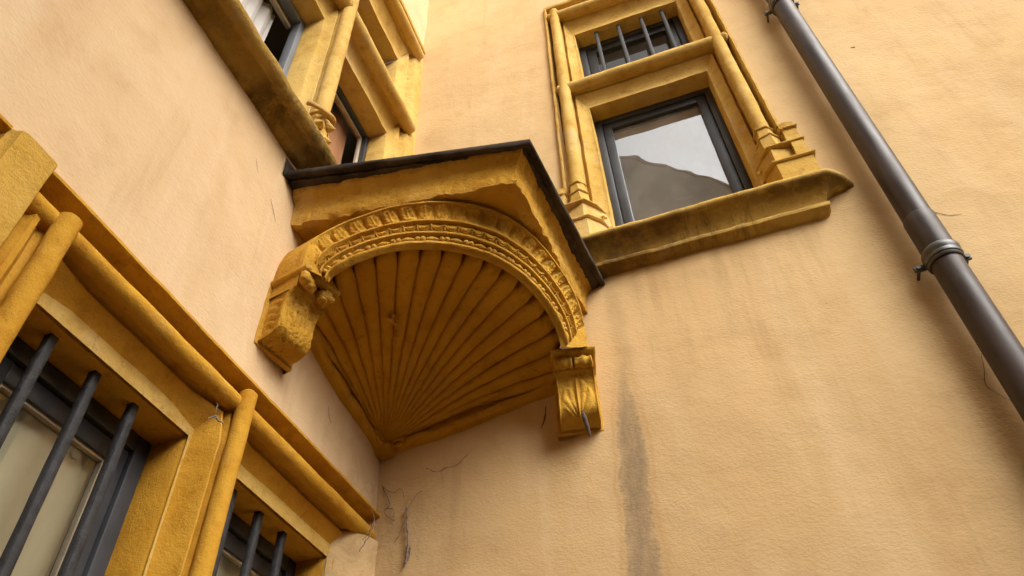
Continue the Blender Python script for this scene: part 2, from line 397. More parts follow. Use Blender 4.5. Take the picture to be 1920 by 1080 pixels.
build('roof', mb, 'tile', opp, 0)
for wx in (-3.0, 0.2, 3.2):
    for wz in (1.2, 4.6):
        mb = MB().box((wx, -5.23, wz), (wx+1.0, -5.16, wz+1.7), 0.01)
        build('window', mb, 'frame', opp, 0)

side = thing('house', (7.2, -2, 0), 'unseen low house added beyond the right picture edge to cut low sky light', 'house')
mb = MB().box((7.2, -5.0, 0.0), (11, 0.4, 4.6)); build('wall', mb, 'house', side, 0)  # added out of view to block low light from the right
mb = MB().grid([[(7.0, y, 4.55), (7.0, y, 4.68), (9.1, y, 6.0), (11.2, y, 4.68), (11.2, y, 4.55), (9.1, y, 5.85)] for y in (-5.1, 0.5)], True, True); build('roof', mb, 'tile', side, 0)

# ------------------------------------------------------------------ stone window surrounds
def ring_side(mb, MP, light, side, P, ds=0.03, ks=None):
    """one side of a moulded ring round an opening; P[side] = list of (w outward, d depth); mitred at both ends"""
    u0, u1, z0, z1 = light
    ks = range(len(P[side])) if ks is None else ks
    rows = []
    ends = {'L': 'BT', 'R': 'BT', 'T': 'LR', 'B': 'LR'}[side]
    ln = (z1-z0) if side in 'LR' else (u1-u0)
    n = max(4, int(ln/ds)); bl = min(0.10, ln*0.3)
    for i in range(n+1):
        t = i/n; row = []
        for k in ks:
            w, d = P[side][k]; wa, da = P[ends[0]][k]; wb, db = P[ends[1]][k]
            ka = max(0.0, 1-t*ln/bl)*0.5*P['m'][ends[0]]; kb = max(0.0, 1-(1-t)*ln/bl)*0.5*P['m'][ends[1]]
            dd = d*(1-ka-kb) + da*ka + db*kb
            if side in 'LR': row.append(MP(u0-w if side == 'L' else u1+w, (z0-wa)*(1-t)+(z1+wb)*t, dd))
            else: row.append(MP((u0-wa)*(1-t)+(u1+wb)*t, z1+w if side == 'T' else z0-w, dd))
        rows.append(row)
    mb.grid(rows)
def bead(mb, MP, a, b, d, r, seg=20, ds=0.025):
    """round roll from a=(u,z) to b=(u,z) at depth d"""
    A = MP(a[0], a[1], d); B = MP(b[0], b[1], d)
    n = max(2, int((B-A).length/ds)); e = min(0.012, r*0.35)
    T = (B-A).normalized()
    path = [A] + [A.lerp(B, i/n) for i in range(n+1)] + [B]
    path[0] = A; path[1] = A + T*e; path[-1] = B; path[-2] = B - T*e
    mb.tube(path, [r-e] + [r]*(n+1) + [r-e], seg, True)
def pin(dS, deep, fw, bw, dfil, db, r):
    """reveal, arris, hollow, fillet, quirk and up to the roll"""
    o = [(0, deep), (0, dS-0.003), (0.003, dS+0.002)]
    ln = math.hypot(fw, dfil-dS)
    for k in range(1, 7):
        t = k/6; o.append((fw*t, dS+(dfil-dS)*t - 0.12*ln*math.sin(math.pi*t)))
    o += [(fw+0.0035, dfil+0.0015), (fw+0.007, dfil-0.001), (fw+0.010, dfil-0.010), ((fw+0.010+bw-0.7*r)/2, min(dfil, db)-0.022), (bw-0.75*r, db-0.55*r), (bw-0.3*r, db-0.8*r)]
    return o
ZERO = [(0.0, -0.26), (0.0, -0.1)] + [(0.0, -0.1)]*13
def rings(L, R, T, B, m=None):
    P = dict(L=L or ZERO, R=R or ZERO, T=T or ZERO, B=B or ZERO)
    P['m'] = dict(L=1.0 if L else 0.0, R=1.0 if R else 0.0, T=1.0 if T else 0.0, B=1.0 if B else 0.0)
    return P
def outp(wid, lip=0.019, deep=-0.058):
    return [(wid*f, d) for f, d in zip([0.10, 0.25, 0.42, 0.56, 0.66, 0.71, 0.75, 0.81, 0.92, 0.98, 1.0], [deep+0.01, deep, deep+0.002, deep+0.010, -0.030, -0.022, lip-0.002, lip+0.004, lip+0.003, lip-0.006, -0.05])]
OZ = [(0.0, 0.0)]*11
def orings(L, R, T):
    return dict(L=L or OZ, R=R or OZ, T=T or OZ, B=OZ, m=dict(L=1.0 if L else 0.0, R=1.0 if R else 0.0, T=1.0 if T else 0.0, B=0.0))
def backing(MP, hole, lights, d, parent):
    """solid stone core behind the mouldings"""
    us = sorted({hole[0], hole[1], *[q for l in lights for q in (l[0]-0.002, l[1]+0.002)]}); zs = sorted({hole[2], hole[3], *[q for l in lights for q in (l[2]-0.002, l[3]+0.002)]})
    mb = MB()
    for a, b in zip(us[:-1], us[1:]):
        for c, e in zip(zs[:-1], zs[1:]):
            um, zm = (a+b)/2, (c+e)/2
            if any(l[0]-0.002 < um < l[1]+0.002 and l[2]-0.002 < zm < l[3]+0.002 for l in lights): continue
            mb.grid([[MP(a, c, d), MP(b, c, d)], [MP(a, e, d), MP(b, e, d)]])
    return build('stone_core', mb, 'ochre', parent, 0)

def frame_part(MP, name, rect, d0, d1, wid, mat, parent, bev=0.004):
    u0, u1, z0, z1 = rect; mb = MB()
    def bx(a, b, c, e):
        p = MP(a, c, d0); q = MP(b, e, d1)
        mb.box(tuple(min(p[i], q[i]) for i in range(3)), tuple(max(p[i], q[i]) for i in range(3)), bev)
    bx(u0, u0+wid, z0, z1); bx(u1-wid, u1, z0, z1)
    bx(u0+wid-0.001, u1-wid+0.001, z1-wid, z1-0.0015); bx(u0+wid-0.001, u1-wid+0.001, z0, z0+wid)
    return build(name, mb, mat, parent, 30)
def pane(MP, rect, d, parent, mat='glass'):
    u0, u1, z0, z1 = rect; mb = MB()
    mb.grid([[MP(u0, z0, d), MP(u1, z0, d)], [MP(u0, z1, d), MP(u1, z1, d)]])
    return build('pane', mb, mat, parent, 0)
def casement(MP, rect, d, parent, glass='glass', mat='frame', inner='frame', wid=0.045, wid2=0.05, strip=None):
    u0, u1, z0, z1 = rect
    frame_part(MP, 'window_frame', rect, d-0.05, d, wid, mat, parent)
    r2 = (u0+wid+0.003, u1-wid-0.003, z0+wid+0.003, z1-wid-0.003)
    c = frame_part(MP, 'casement', r2, d-0.055, d-0.012, wid2, inner, parent)
    r3 = (r2[0]+wid2-0.004, r2[1]-wid2+0.004, r2[2]+wid2-0.004, r2[3]-wid2+0.004)
    if strip: frame_part(MP, 'glazing_strip', (r3[0], r3[1], r3[2], r3[3]), d-0.04, d-0.022, 0.012, strip, c, 0.002)
    pane(MP, (r3[0]-0.002, r3[1]+0.002, r3[2]-0.002, r3[3]+0.002), d-0.034, c, glass)
    return r3
def bar(MP, u, z0, z1, d, w, parent, tilt=0.0):
    mb = MB(); rows = []
    for i, z in enumerate(steps(z0, z1, 0.04)):
        a = w/2*(1+0.05*noise.noise(Vector((u*31, z*9, d))))
        sh = 0.0022*noise.noise(Vector((u*17, z*3.3, 2)))
        rows.append([MP(u+sh+x*a, z, d+y*a) for x, y in ((-1,-0.8),(-0.8,-1),(0.8,-1),(1,-0.8),(1,0.8),(0.8,1),(-0.8,1),(-1,0.8))])
    mb.grid(rows, True, True)
    mb.roughen(0.0006, 60)
    return build('bar', mb, 'iron', parent, 50)
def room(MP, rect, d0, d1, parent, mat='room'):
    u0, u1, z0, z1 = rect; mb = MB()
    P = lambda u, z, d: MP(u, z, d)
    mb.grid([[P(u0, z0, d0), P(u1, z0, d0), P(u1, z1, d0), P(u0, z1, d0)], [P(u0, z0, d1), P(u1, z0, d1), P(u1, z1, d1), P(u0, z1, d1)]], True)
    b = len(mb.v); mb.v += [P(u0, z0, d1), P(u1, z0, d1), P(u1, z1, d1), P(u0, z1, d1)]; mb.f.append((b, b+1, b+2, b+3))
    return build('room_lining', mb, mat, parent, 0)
def curtain(MP, name, u0, u1, z0, z1, d, folds, amp, mat, label, seed=1.0, pinch=0.0):
    mb = MB(); nu = int(folds*16); nz = 30; rows = []
    for j in range(nz+1):
        z = z0+(z1-z0)*j/nz; row = []
        for i in range(nu+1):
            t = i/nu
            ph = 2*math.pi*folds*(t + 0.05*noise.noise(Vector((t*3, seed, 0)))) + 0.5*noise.noise(Vector((t*4, z*0.8, seed)))
            a = amp*(0.65+0.5*noise.noise(Vector((t*5+seed, z*0.5, 3))))
            row.append(MP(u0+(u1-u0)*t + 0.3*amp*math.sin(2*ph), z, d + a*math.sin(ph) + 0.25*a*math.sin(2*ph+1)))
        rows.append(row)
    mb.grid(rows)
    o = build(name, mb, mat, None, 60, origin=MP((u0+u1)/2, z0, d))
    return tag(o, label, 'curtain')

# --- lower left barred window --------------------------------------------------
def lower_window():
    MP = ML
    root = thing('barred_window', MP(-0.85, 0.95, 0), 'ochre stone window with iron bars and cream curtains, low on the left wall', 'window')
    zt = 2.825; lA = (-1.50, -0.935, 1.10, zt); lB = (-0.785, -0.155, 1.10, zt)
    top = pin(-0.10, -0.26, 0.090, 0.137, -0.052, -0.016, 0.031); sd_ = pin(-0.10, -0.26, 0.040, 0.082, -0.010, 0.010, 0.026)
    sB = pin(-0.10, -0.26, 0.030, 0.068, -0.010, 0.010, 0.026)
    PA = rings(sd_, sd_, top, None); PB = rings(sB, None, top, None)
    zb = zt+0.135
    mb = MB()
    ring_side(mb, MP, lA, 'T', PA, 0.02); ring_side(mb, MP, (lB[0], 0.05, lB[2], zt), 'T', PB, 0.02)
    bead(mb, MP, (-1.70, zb), (0.03, zb), -0.018, 0.030, 26, 0.02)
    ring_side(mb, MP, (-1.72, 0.05, 1.0, zb), 'T', orings(None, None, outp(0.090)), 0.02)
    mb.roughen(0.0022, 9)
    build('lintel', mb, 'ochre_deep', root, 38)
    mb = MB()
    ring_side(mb, MP, lA, 'R', PA, 0.02); ring_side(mb, MP, lB, 'L', PB, 0.02)
    bead(mb, MP, (-0.853, 1.0), (-0.853, 3.006), 0.012, 0.027, 24, 0.02)
    mb.roughen(0.0022, 9)
    build('mullion', mb, 'ochre_deep', root, 38)
    mb = MB(); ring_side(mb, MP, lA, 'L', PA, 0.02)
    bead(mb, MP, (-1.582, 1.0), (-1.582, 2.984), 0.012, 0.027, 24, 0.02)
    mb.grid([[MP(u, z, d) for u, d in ((-1.555, -0.012), (-1.585, -0.014), (-1.612, -0.026), (-1.622, -0.018), (-1.630, -0.004), (-1.645, -0.002), (-1.652, -0.016), (-1.665, -0.024), (-1.71, -0.024))] for z in steps(1.0, 2.935, 0.03)])
    mb.grid([[MP(u, z, -0.045) for u in (-1.52, -1.62, -1.71)] for z in (1.0, 2.0, 3.03)])
    mb.roughen(0.0022, 9); build('jamb', mb, 'ochre_deep', root, 38)
    mb = MB(); ring_side(mb, MP, lB, 'R', rings(None, sd_, None, None), 0.02, range(0, 6))
    mb.roughen(0.0022, 9); build('jamb', mb, 'ochre_deep', root, 38)
    mb = MB()
    mb.grid([[MP(-0.152, z, -0.094), MP(-0.11, z, -0.03), MP(-0.06, z, 0.012), MP(0.03, z, 0.03)] for z in steps(1.0, 2.93, 0.03)])
    mb.roughen(0.005, 6); build('plaster_margin', mb, 'plaster_r', root, 60)
    backing(MP, (-1.70, 0.06, 0.9, 3.046), (lA, lB), -0.085, root)
    # bars
    for u in (-1.39, -1.243, -1.10): bar(MP, u, 1.1, 2.835, -0.135, 0.024, root)
    for u in (-0.645, -0.50, -0.36): bar(MP, u, 1.1, 2.835, -0.135, 0.024, root)
    for r in (lA, lB):
        casement(MP, (r[0], r[1], 1.1, zt-0.002), -0.20, root, 'glass_low', strip='bead_cream', wid=0.05, wid2=0.055)
    room(MP, (-1.62, -0.06, 1.0, 2.95), -0.255, -1.6, root, 'room_bounce')
    mb = MB().box((-0.26, -1.62, 1.0), (0.06, -0.05, 1.10), 0.01); build('sill', mb, 'ochre_deep', root, 30)
    return root
lower_window()
curtain(ML, 'curtain', -1.50, -0.93, 1.15, 2.80, -0.262, 2.6, 0.012, 'cream_cloth', 'cream curtain behind the wider light of the low barred window', 1.7)
curtain(ML, 'curtain', -0.78, -0.16, 1.15, 2.80, -0.262, 2.8, 0.012, 'cream_cloth', 'cream curtain behind the light of the low barred window next to the corner', 5.2)

# flat pier left of it and the neighbouring window that just enters the frame
mb = MB(); rows = []
for z in steps(0.0, 3.042, 0.025):
    rows.append([ML(u, z, d) for u, d in [(-1.682, -0.06), (-1.682, 0.030), (-1.687, 0.038)] + [(u, 0.040) for u in steps(-1.695, -1.775, 0.02)] + [(-1.785, 0.036), (-1.79, 0.022), (-1.80, 0.016), (-1.812, -0.06)]])
mb.grid(rows); e = rows[-1]
mb.grid([e, [Vector((-0.06, p.y, p.z)) for p in e]])
mb.roughen(0.003, 7)
tag(build('stone_pier', mb, 'ochre_mid', None, 38, origin=ML(-1.74, 0, 0)), 'flat ochre stone pier between the low barred window and the left picture edge', 'pier')
def next_window():
    MP = ML
    root = thing('stone_window', MP(-2.4, 0.95, 0), 'ochre window corner just showing at the left picture edge', 'window')
    l = (-2.95, -1.93, 1.1, 2.825); top = pin(-0.10, -0.26, 0.090, 0.137, -0.052, -0.016, 0.031); sd_ = pin(-0.10, -0.26, 0.040, 0.082, -0.010, 0.010, 0.026)
    P = rings(sd_, sd_, top, None)
    mb = MB(); ring_side(mb, MP, l, 'T', P)
    bead(mb, MP, (-3.08, 2.96), (-1.80, 2.96), -0.018, 0.030, 24)
    ring_side(mb, MP, (-3.1, -1.80, 1.0, 2.96), 'T', orings(None, None, outp(0.09))); mb.roughen(0.0022, 9)
    build('lintel', mb, 'ochre_deep', root, 38)
    for s in 'LR':
        mb = MB(); ring_side(mb, MP, l, s, P); uu = l[0]-0.075 if s == 'L' else l[1]+0.075
        bead(mb, MP, (uu, 1.0), (uu, 3.0), 0.012, 0.027); mb.roughen(0.0022, 9)
        build('jamb', mb, 'ochre_deep', root, 38)
    backing(MP, (-3.12, -1.79, 0.9, 3.046), (l,), -0.085, root)
    casement(MP, l, -0.20, root, 'glass_dim')
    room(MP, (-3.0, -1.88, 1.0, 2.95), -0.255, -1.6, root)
next_window()

def sm(x, a, b):
    t = max(0, min(1, (x-a)/(b-a))); return t*t*(3-2*t)

# --- sill sweep with splayed ends ----------------------------------------------
def sill_mesh(MP, prof, ua, ub, ends, rough, sc, spread=0.85, ds=0.02):
    mb = MB(); rows = []
    def fr(u): return [MP(u, z, d) for d, z in prof]
    if ends[0]:
        for q in steps(90, 0, 12)[:-1]: rows.append([MP(ua - 0.4*d - d*spread*sm(d, 0.05, 0.11)*(0.6*q/90+0.4*math.sin(rad(q))), z, d*(0.6*(1-q/90)+0.4*math.cos(rad(q))) if d > 0 else d) for d, z in prof])
    a = [MP(ua - (0.4*d if ends[0] else 0), z, d) for d, z in prof]
    b = [MP(ub + (0.4*d if ends[1] else 0), z, d) for d, z in prof]
    n = int((ub-ua)/ds)
    for i in range(n+1): rows.append([p.lerp(q, i/n) for p, q in zip(a, b)])
    if ends[1]:
        for q in steps(0, 90, 12)[1:]: rows.append([MP(ub + 0.4*d + d*spread*sm(d, 0.05, 0.11)*(0.6*q/90+0.4*math.sin(rad(q))), z, d*(0.6*(1-q/90)+0.4*math.cos(rad(q))) if d > 0 else d) for d, z in prof])
    mb.grid(rows); mb.roughen(rough, sc)
    return mb

def leaf_drop(mb, c, ax_out, ax_side, h, w):
    """small carved bud: pointed cone leaning out and down"""
    up = Vector((0, 0, 1)); rows = []
    for t, r in ((0, 0.75), (0.1, 1.0), (0.3, 0.92), (0.6, 0.55), (0.9, 0.14), (1, 0.02)):
        cc = c + (ax_out*0.85 - up*0.55)*(h*t)
        rows.append([cc + (ax_side*math.cos(a) + up*math.sin(a)*1.15)*(w*r*0.5) for a in (2*math.pi*k/9 for k in range(9))])
    mb.grid(rows, True, True)

def prism(mb, MP, plan, z0, z1, taper=0.0, cham=0.004):
    """plan: (u,d) polygon extruded in z; optionally swelling towards the bottom"""
    cu = sum(p[0] for p in plan)/len(plan); rows = []
    for z, s in ((z0, -cham), (z0+cham, 0), (z0+(z1-z0)*0.5, -taper*0.5), (z1-cham, -taper), (z1, -taper-cham)):
        rows.append([MP(u + (s if u > cu else -s), z, d + s) for u, d in plan])
    mb.grid(rows, True, True)

# --- right window --------------------------------------------------------------
def right_window():
    MP = MR
    root = thing('stone_window', MP(1.45, 4.0, 0), 'ochre stone window with four short bars above the transom, right of the canopy', 'window')
    lo = (1.093, 1.777, 4.13, 5.435); hi = (1.093, 1.777, 5.70, 6.366)
    rb = 0.035
    bl, br, bt, btop = 0.975, 1.884, 5.605, 6.570
    pL = pin(-0.065, -0.25, 0.063, 0.118, -0.036, 0.012, rb); pR = pin(-0.065, -0.25, 0.056, 0.107, -0.036, 0.012, rb)
    Pl = rings(pL, pR, pin(-0.065, -0.25, 0.124, 0.170, -0.040, 0.0, rb), None)
    Ph = rings(pL, pR, pin(-0.065, -0.25, 0.172, 0.204, -0.040, 0.0, rb), pin(-0.065, -0.25, 0.05, 0.095, -0.04, 0.0, rb))
    def lean(mb):
        mb.v = [Vector((v.x + 0.018*(v.z-5.5)*max(0, min(1, (1.08-v.x)/0.11)), v.y, v.z)) for v in mb.v]
        mb.roughen(0.0030, 8); return mb
    Po = orings(outp(0.075), outp(0.084), outp(0.178))
    outer = (bl, br, 4.13, btop)
    for s, bu in (('L', bl), ('R', br)):
        mb = MB(); ring_side(mb, MP, lo, s, Pl); ring_side(mb, MP, hi, s, Ph); ring_side(mb, MP, outer, s, Po)
        bead(mb, MP, (bu, 4.30), (bu, btop+0.070), 0.012, rb, 20, 0.025)
        build('jamb', lean(mb), 'ochre', root, 38)
    mb = MB(); ring_side(mb, MP, hi, 'T', Ph); ring_side(mb, MP, outer, 'T', Po)
    bead(mb, MP, (bl-0.052, btop), (br+0.056, btop), 0.004, rb+0.001, 20)
    build('lintel', lean(mb), 'ochre', root, 38)
    mb = MB(); ring_side(mb, MP, lo, 'T', Pl); ring_side(mb, MP, hi, 'B', Ph)
    bead(mb, MP, (bl-0.050, bt), (br+0.062, bt), 0.002, rb+0.002, 20)
    build('transom', lean(mb), 'ochre', root, 38)
    backing(MP, (0.90, 1.975, 4.0, 6.74), (lo, hi), -0.078, root)
    # carved bases of the jambs: tiered blocks with thin lips
    for side in (-1, 1):
        mb = MB()
        bu, oe, iu = (0.958, 0.838, 1.092) if side < 0 else (1.880, 2.020, 1.777)
        def U(t): return bu + (oe-bu)*t if t >= 0 else bu + (iu-bu)*(-t)
        def tier(pl, z0, z1, ex=0.0, taper=0.003, cham=0.004):
            pts = [(U(t), d) for t, d in pl]
            cu = bu
            if ex: pts = [(u + (ex if u > cu else -ex)*(1 if d > -0.025 else 0), d + (ex if d > -0.02 else 0)) for u, d in pts]
            prism(mb, MP, pts, z0, z1, taper, cham)
        A = [(1.0, -0.05), (1.0, 0.068), (-0.25, 0.074), (-0.62, 0.020), (-0.92, -0.05)]
        tier(A, 4.12, 4.318); tier(A, 4.316, 4.332, 0.009, 0.0, 0.005)
        B1 = [(0.96, -0.05), (0.96, 0.062), (0.56, 0.064), (0.56, -0.05)]
        B2 = [(0.57, -0.05), (0.57, 0.034), (-0.16, 0.060), (-0.52, 0.010), (-0.84, -0.05)]
        tier(B1, 4.332, 4.452); tier(B2, 4.331, 4.451)
        tier([(0.95, -0.05), (0.95, 0.060), (-0.18, 0.062), (-0.54, 0.010), (-0.84, -0.05)], 4.450, 4.464, 0.008, 0.0, 0.004)
        C1 = [(0.94, -0.05), (0.94, 0.055), (0.48, 0.055), (0.48, -0.05)]
        tier(C1, 4.463, 4.560); tier(C1, 4.559, 4.574, 0.008, 0.0, 0.004)
        oct_ = lambda rr: [(bu + rr*math.cos(q), 0.012 + rr*math.sin(q)) for q in (math.pi*k/3 + 0.2 for k in range(6))]
        prism(mb, MP, oct_(0.056), 4.462, 4.545, 0.004); prism(mb, MP, oct_(0.058), 4.543, 4.557, 0.0, 0.004)
        prism(mb, MP, oct_(0.045), 4.556, 4.625, 0.004); prism(mb, MP, oct_(0.050), 4.622, 4.634, 0.0, 0.004)
        # broken wedge on top of the outer block
        a, b_ = sorted((U(0.46), U(0.92)))
        mb.grid([[MP(u, 4.573, -0.04), MP(u, 4.573, 0.050), MP(u, 4.612, 0.052+0.004*math.sin(u*90)), MP(u, 4.640+0.006*math.sin(u*60), 0.020), MP(u, 4.648, -0.04)] for u in steps(a, b_, 0.012)])
        for uu in (a, b_): mb.grid([[MP(uu, 4.573, -0.04), MP(uu, 4.573, 0.038)], [MP(uu, 4.648, -0.04), MP(uu, 4.612, 0.040)]])
        # small curled leaves on the inner splay
        for (z, tt, w_) in ((4.22, -0.80, 0.011), (4.30, -0.74, 0.009), (4.385, -0.70, 0.008)):
            c0 = U(tt)
            mb.tube([MP(c0 - side*0.016*math.cos(q)*(1-q/9), z+0.024*math.sin(q)*(1-q/9), -0.022+0.005*q/5) for q in (k*0.5 for k in range(10))], [w_*(1-k/16) for k in range(10)], 8)
        tier([(-0.45, -0.07), (-0.45, -0.020), (-0.93, -0.040), (-0.97, -0.07)], 4.333, 4.44, 0.0, 0.012)
        mb.roughen(0.0048, 12)
        build('jamb_base', mb, 'ochre_carved', root, 34)
    prof = [(-0.25, 4.15), (0.0, 4.152), (0.095, 4.150), (0.114, 4.145), (0.125, 4.135), (0.128, 4.123), (0.124, 4.111), (0.114, 4.104), (0.102, 4.102), (0.098, 4.096), (0.082, 4.086), (0.064, 4.068), (0.050, 4.046), (0.042, 4.024), (0.040, 4.014), (0.054, 4.012), (0.058, 4.003), (0.054, 3.992), (0.040, 3.988), (0.030, 3.976), (-0.02, 3.968)]
    build('sill', sill_mesh(MP, prof, 0.90, 1.965, (True, True), 0.004, 9), 'ochre_sill', root, 45)
    for u in (1.232, 1.384, 1.538, 1.676): bar(MP, u, 5.62, 6.375, -0.10, 0.024, root)
    casement(MP, (1.092, 1.778, 4.14, 5.436), -0.165, root, 'glass', wid=0.042, wid2=0.05)
    casement(MP, (1.092, 1.778, 5.69, 6.368), -0.165, root, 'glass_dim', wid=0.045, wid2=0.06)
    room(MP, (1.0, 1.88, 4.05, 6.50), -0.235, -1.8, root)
right_window()

# --- upper left cross window ----------------------------------------------------
def upper_window():
    MP = ML
    root = thing('stone_window', MP(-0.9, 4.05, 0), 'ochre stone cross window above the left wall, its long sill stained black', 'window')
    bm_, bt, btop = -0.877, 5.590, 6.545; rb = 0.038
    ll = (-1.70, -0.945, 4.17, 5.41); lr = (-0.809, -0.205, 4.17, 5.41)
    hl = (-1.70, -0.945, 5.70, 6.31); hr = (-0.809, -0.205, 5.70, 6.31)
    sm_ = pin(-0.075, -0.26, 0.030, 0.068, -0.026, 0.010, rb); sj = pin(-0.075, -0.26, 0.06, 0.115, -0.03, 0.010, rb)
    tl = pin(-0.075, -0.26, 0.160, 0.180, -0.040, 0.0, rb); tb = pin(-0.075, -0.26, 0.06, 0.11, -0.040, 0.0, rb); tt_ = pin(-0.075, -0.26, 0.185, 0.235, -0.040, 0.0, rb)
    WL = rings(sj, sm_, tl, None); WR = rings(sm_, sj, tl, None); VL = rings(sj, sm_, tt_, tb); VR = rings(sm_, sj, tt_, tb)
    outer = (-1.82, 0.05, 4.17, btop)
    mb = MB(); ring_side(mb, MP, ll, 'R', WL); ring_side(mb, MP, lr, 'L', WR); ring_side(mb, MP, hl, 'R', VL); ring_side(mb, MP, hr, 'L', VR)
    bead(mb, MP, (bm_, 4.45), (bm_, 6.60), 0.012, rb, 22); mb.roughen(0.003, 8)
    mul = build('mullion', mb, 'ochre', root, 38)
    # carved foot of the mullion: bands, scroll and buds
    mb = MB()
    for (z0, z1, r0) in ((4.165, 4.27, 0.062), (4.275, 4.38, 0.056), (4.385, 4.47, 0.049)):
        prism(mb, MP, [(bm_ + r0*math.cos(q), 0.010 + r0*math.sin(q)) for q in (math.pi*k/4+math.pi/8 for k in range(8))], z0, z1, 0.004)
    for (z0, r0) in ((4.268, 0.066), (4.468, 0.054)):
        prism(mb, MP, [(bm_ + r0*math.cos(q), 0.010 + r0*math.sin(q)) for q in (math.pi*k/6 for k in range(12))], z0, z0+0.020, 0, 0.005)
    # looping band
    mb.tube([MP(bm_ + 0.075*math.cos(q) - 0.01, 4.475 + 0.022*math.sin(2.3*q), 0.0 + 0.075*math.sin(q)) for q in (0.1*k for k in range(0, 32))], 0.011, 8)
    mb.tube([MP(bm_ - 0.04 + 0.05*k/10, 4.47-0.06*k/10, 0.055+0.01*math.sin(k)) for k in range(11)], 0.010, 8)
    for (du, z, out, vx, vy) in ((0.045, 4.405, 0.02, 0.25, 1.0), (0.048, 4.285, 0.02, 0.25, 1.0), (0.012, 4.425, 0.050, 1.0, 0.25), (0.008, 4.315, 0.052, 1.0, 0.25), (0.006, 4.215, 0.054, 1.0, 0.25), (-0.035, 4.37, 0.045, 0.9, -0.5)):
        ao = Vector((vx, vy, 0)).normalized()
        leaf_drop(mb, MP(bm_+du, z, out), ao, Vector((-ao.y, ao.x, 0)), 0.052, 0.050)
    prism(mb, MP, [(bm_-0.066, -0.085), (bm_+0.066, -0.085), (bm_+0.056, 0.0), (bm_-0.056, 0.0)], 4.165, 4.44, 0.003)
    mb.roughen(0.0025, 14); build('mullion_base', mb, 'ochre_carved', root, 36)
    mb = MB(); ring_side(mb, MP, ll, 'T', WL); ring_side(mb, MP, lr, 'T', WR); ring_side(mb, MP, hl, 'B', VL); ring_side(mb, MP, hr, 'B', VR)
    bead(mb, MP, (-1.86, bt), (-0.068, bt), 0.004, rb+0.006, 22); mb.roughen(0.003, 8)
    build('transom', mb, 'ochre', root, 38)
    mb = MB(); ring_side(mb, MP, hl, 'T', VL); ring_side(mb, MP, hr, 'T', VR); ring_side(mb, MP, outer, 'T', orings(outp(0.08), None, outp(0.205)))
    bead(mb, MP, (-1.86, btop), (-0.055, btop), 0.004, rb+0.004, 22); mb.roughen(0.003, 8)
    build('lintel', mb, 'ochre', root, 38)
    mb = MB(); ring_side(mb, MP, ll, 'L', WL); ring_side(mb, MP, hl, 'L', VL); ring_side(mb, MP, outer, 'L', orings(outp(0.08), None, outp(0.205)))
    bead(mb, MP, (-1.82, 4.2), (-1.82, 6.60), 0.012, rb); mb.roughen(0.003, 8)
    build('jamb', mb, 'ochre', root, 38)
    # right jamb dying into the corner, its hollow worn rough
    mb = MB(); ring_side(mb, MP, lr, 'R', WR, 0.025, range(0, 10)); ring_side(mb, MP, hr, 'R', VR, 0.025, range(0, 10))
    rows = []
    for z in steps(4.15, 6.60, 0.012):
        rg = 0.008*noise.noise(Vector((z*24, 1, 1))) + 0.006*noise.noise(Vector((z*60, 5, 1)))
        rows.append([MP(u, z, d) for u, d in ((-0.150, -0.034), (-0.135, -0.052+rg), (-0.115, -0.052+rg*1.4), (-0.098, -0.030+rg), (-0.088, -0.008), (-0.06, 0.004), (-0.03, 0.006), (0.02, 0.006))])
    mb.grid(rows); mb.roughen(0.0035, 20)
    build('jamb', mb, 'ochre', root, 45)
    backing(MP, (-1.90, 0.06, 4.0, 6.74), (ll, lr, hl, hr), -0.088, root)
    prof = [(-0.22, 4.18), (0.0, 4.18), (0.095, 4.172), (0.118, 4.166), (0.132, 4.152), (0.137, 4.136), (0.130, 4.114), (0.114, 4.102), (0.092, 4.098), (0.086, 4.114), (0.074, 4.112), (0.052, 4.094), (0.034, 4.078), (0.020, 4.072), (-0.02, 4.066)]
    build('sill', sill_mesh(MP, prof, -2.0, 0.0, (True, False), 0.0045, 9), 'ochre_sill2', root, 45)
    # frames
    frame_part(MP, 'window_frame', (-1.70, -0.946, 4.17, 5.411), -0.235, -0.185, 0.036, 'frame_pale', root)
    fr2 = frame_part(MP, 'window_frame', (-0.808, -0.206, 4.17, 5.411), -0.235, -0.185, 0.030, 'frame', root)
    mb = MB().box((-0.262, -1.66, 5.335), (-0.237, -0.985, 5.362), 0.004); build('curtain_rail', mb, 'bead_cream', root, 30)
    frame_part(MP, 'glazing_strip', (-0.776, -0.238, 4.17, 5.379), -0.23, -0.21, 0.020, 'bead_cream', fr2)
    casement(MP, (-1.70, -0.945, 5.70, 6.31), -0.19, root, 'glass_dim')
    casement(MP, (-0.809, -0.205, 5.70, 6.31), -0.19, root, 'glass_dim')
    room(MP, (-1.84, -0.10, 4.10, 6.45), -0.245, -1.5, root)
    # opened casement inside the right-hand light
    c = MB(); c.box((-0.70, -0.290, 4.15), (-0.30, -0.255, 4.90), 0.006); c.box((-0.66, -0.296, 4.2), (-0.36, -0.292, 4.84), 0.003)
    build('open_casement', c, 'frame_pale', root, 30)
upper_window()
curtain(ML, 'curtain', -1.72, -1.055, 4.15, 5.37, -0.29, 9.0, 0.016, 'grey_cloth', 'grey white linen curtain hanging in the upper left window', 3.3)
curtain(ML, 'curtain', -0.64, -0.29, 4.15, 5.42, -0.285, 1.5, 0.012, 'terracotta', 'terracotta drape behind the mullion foot of the upper left window', 8.1)

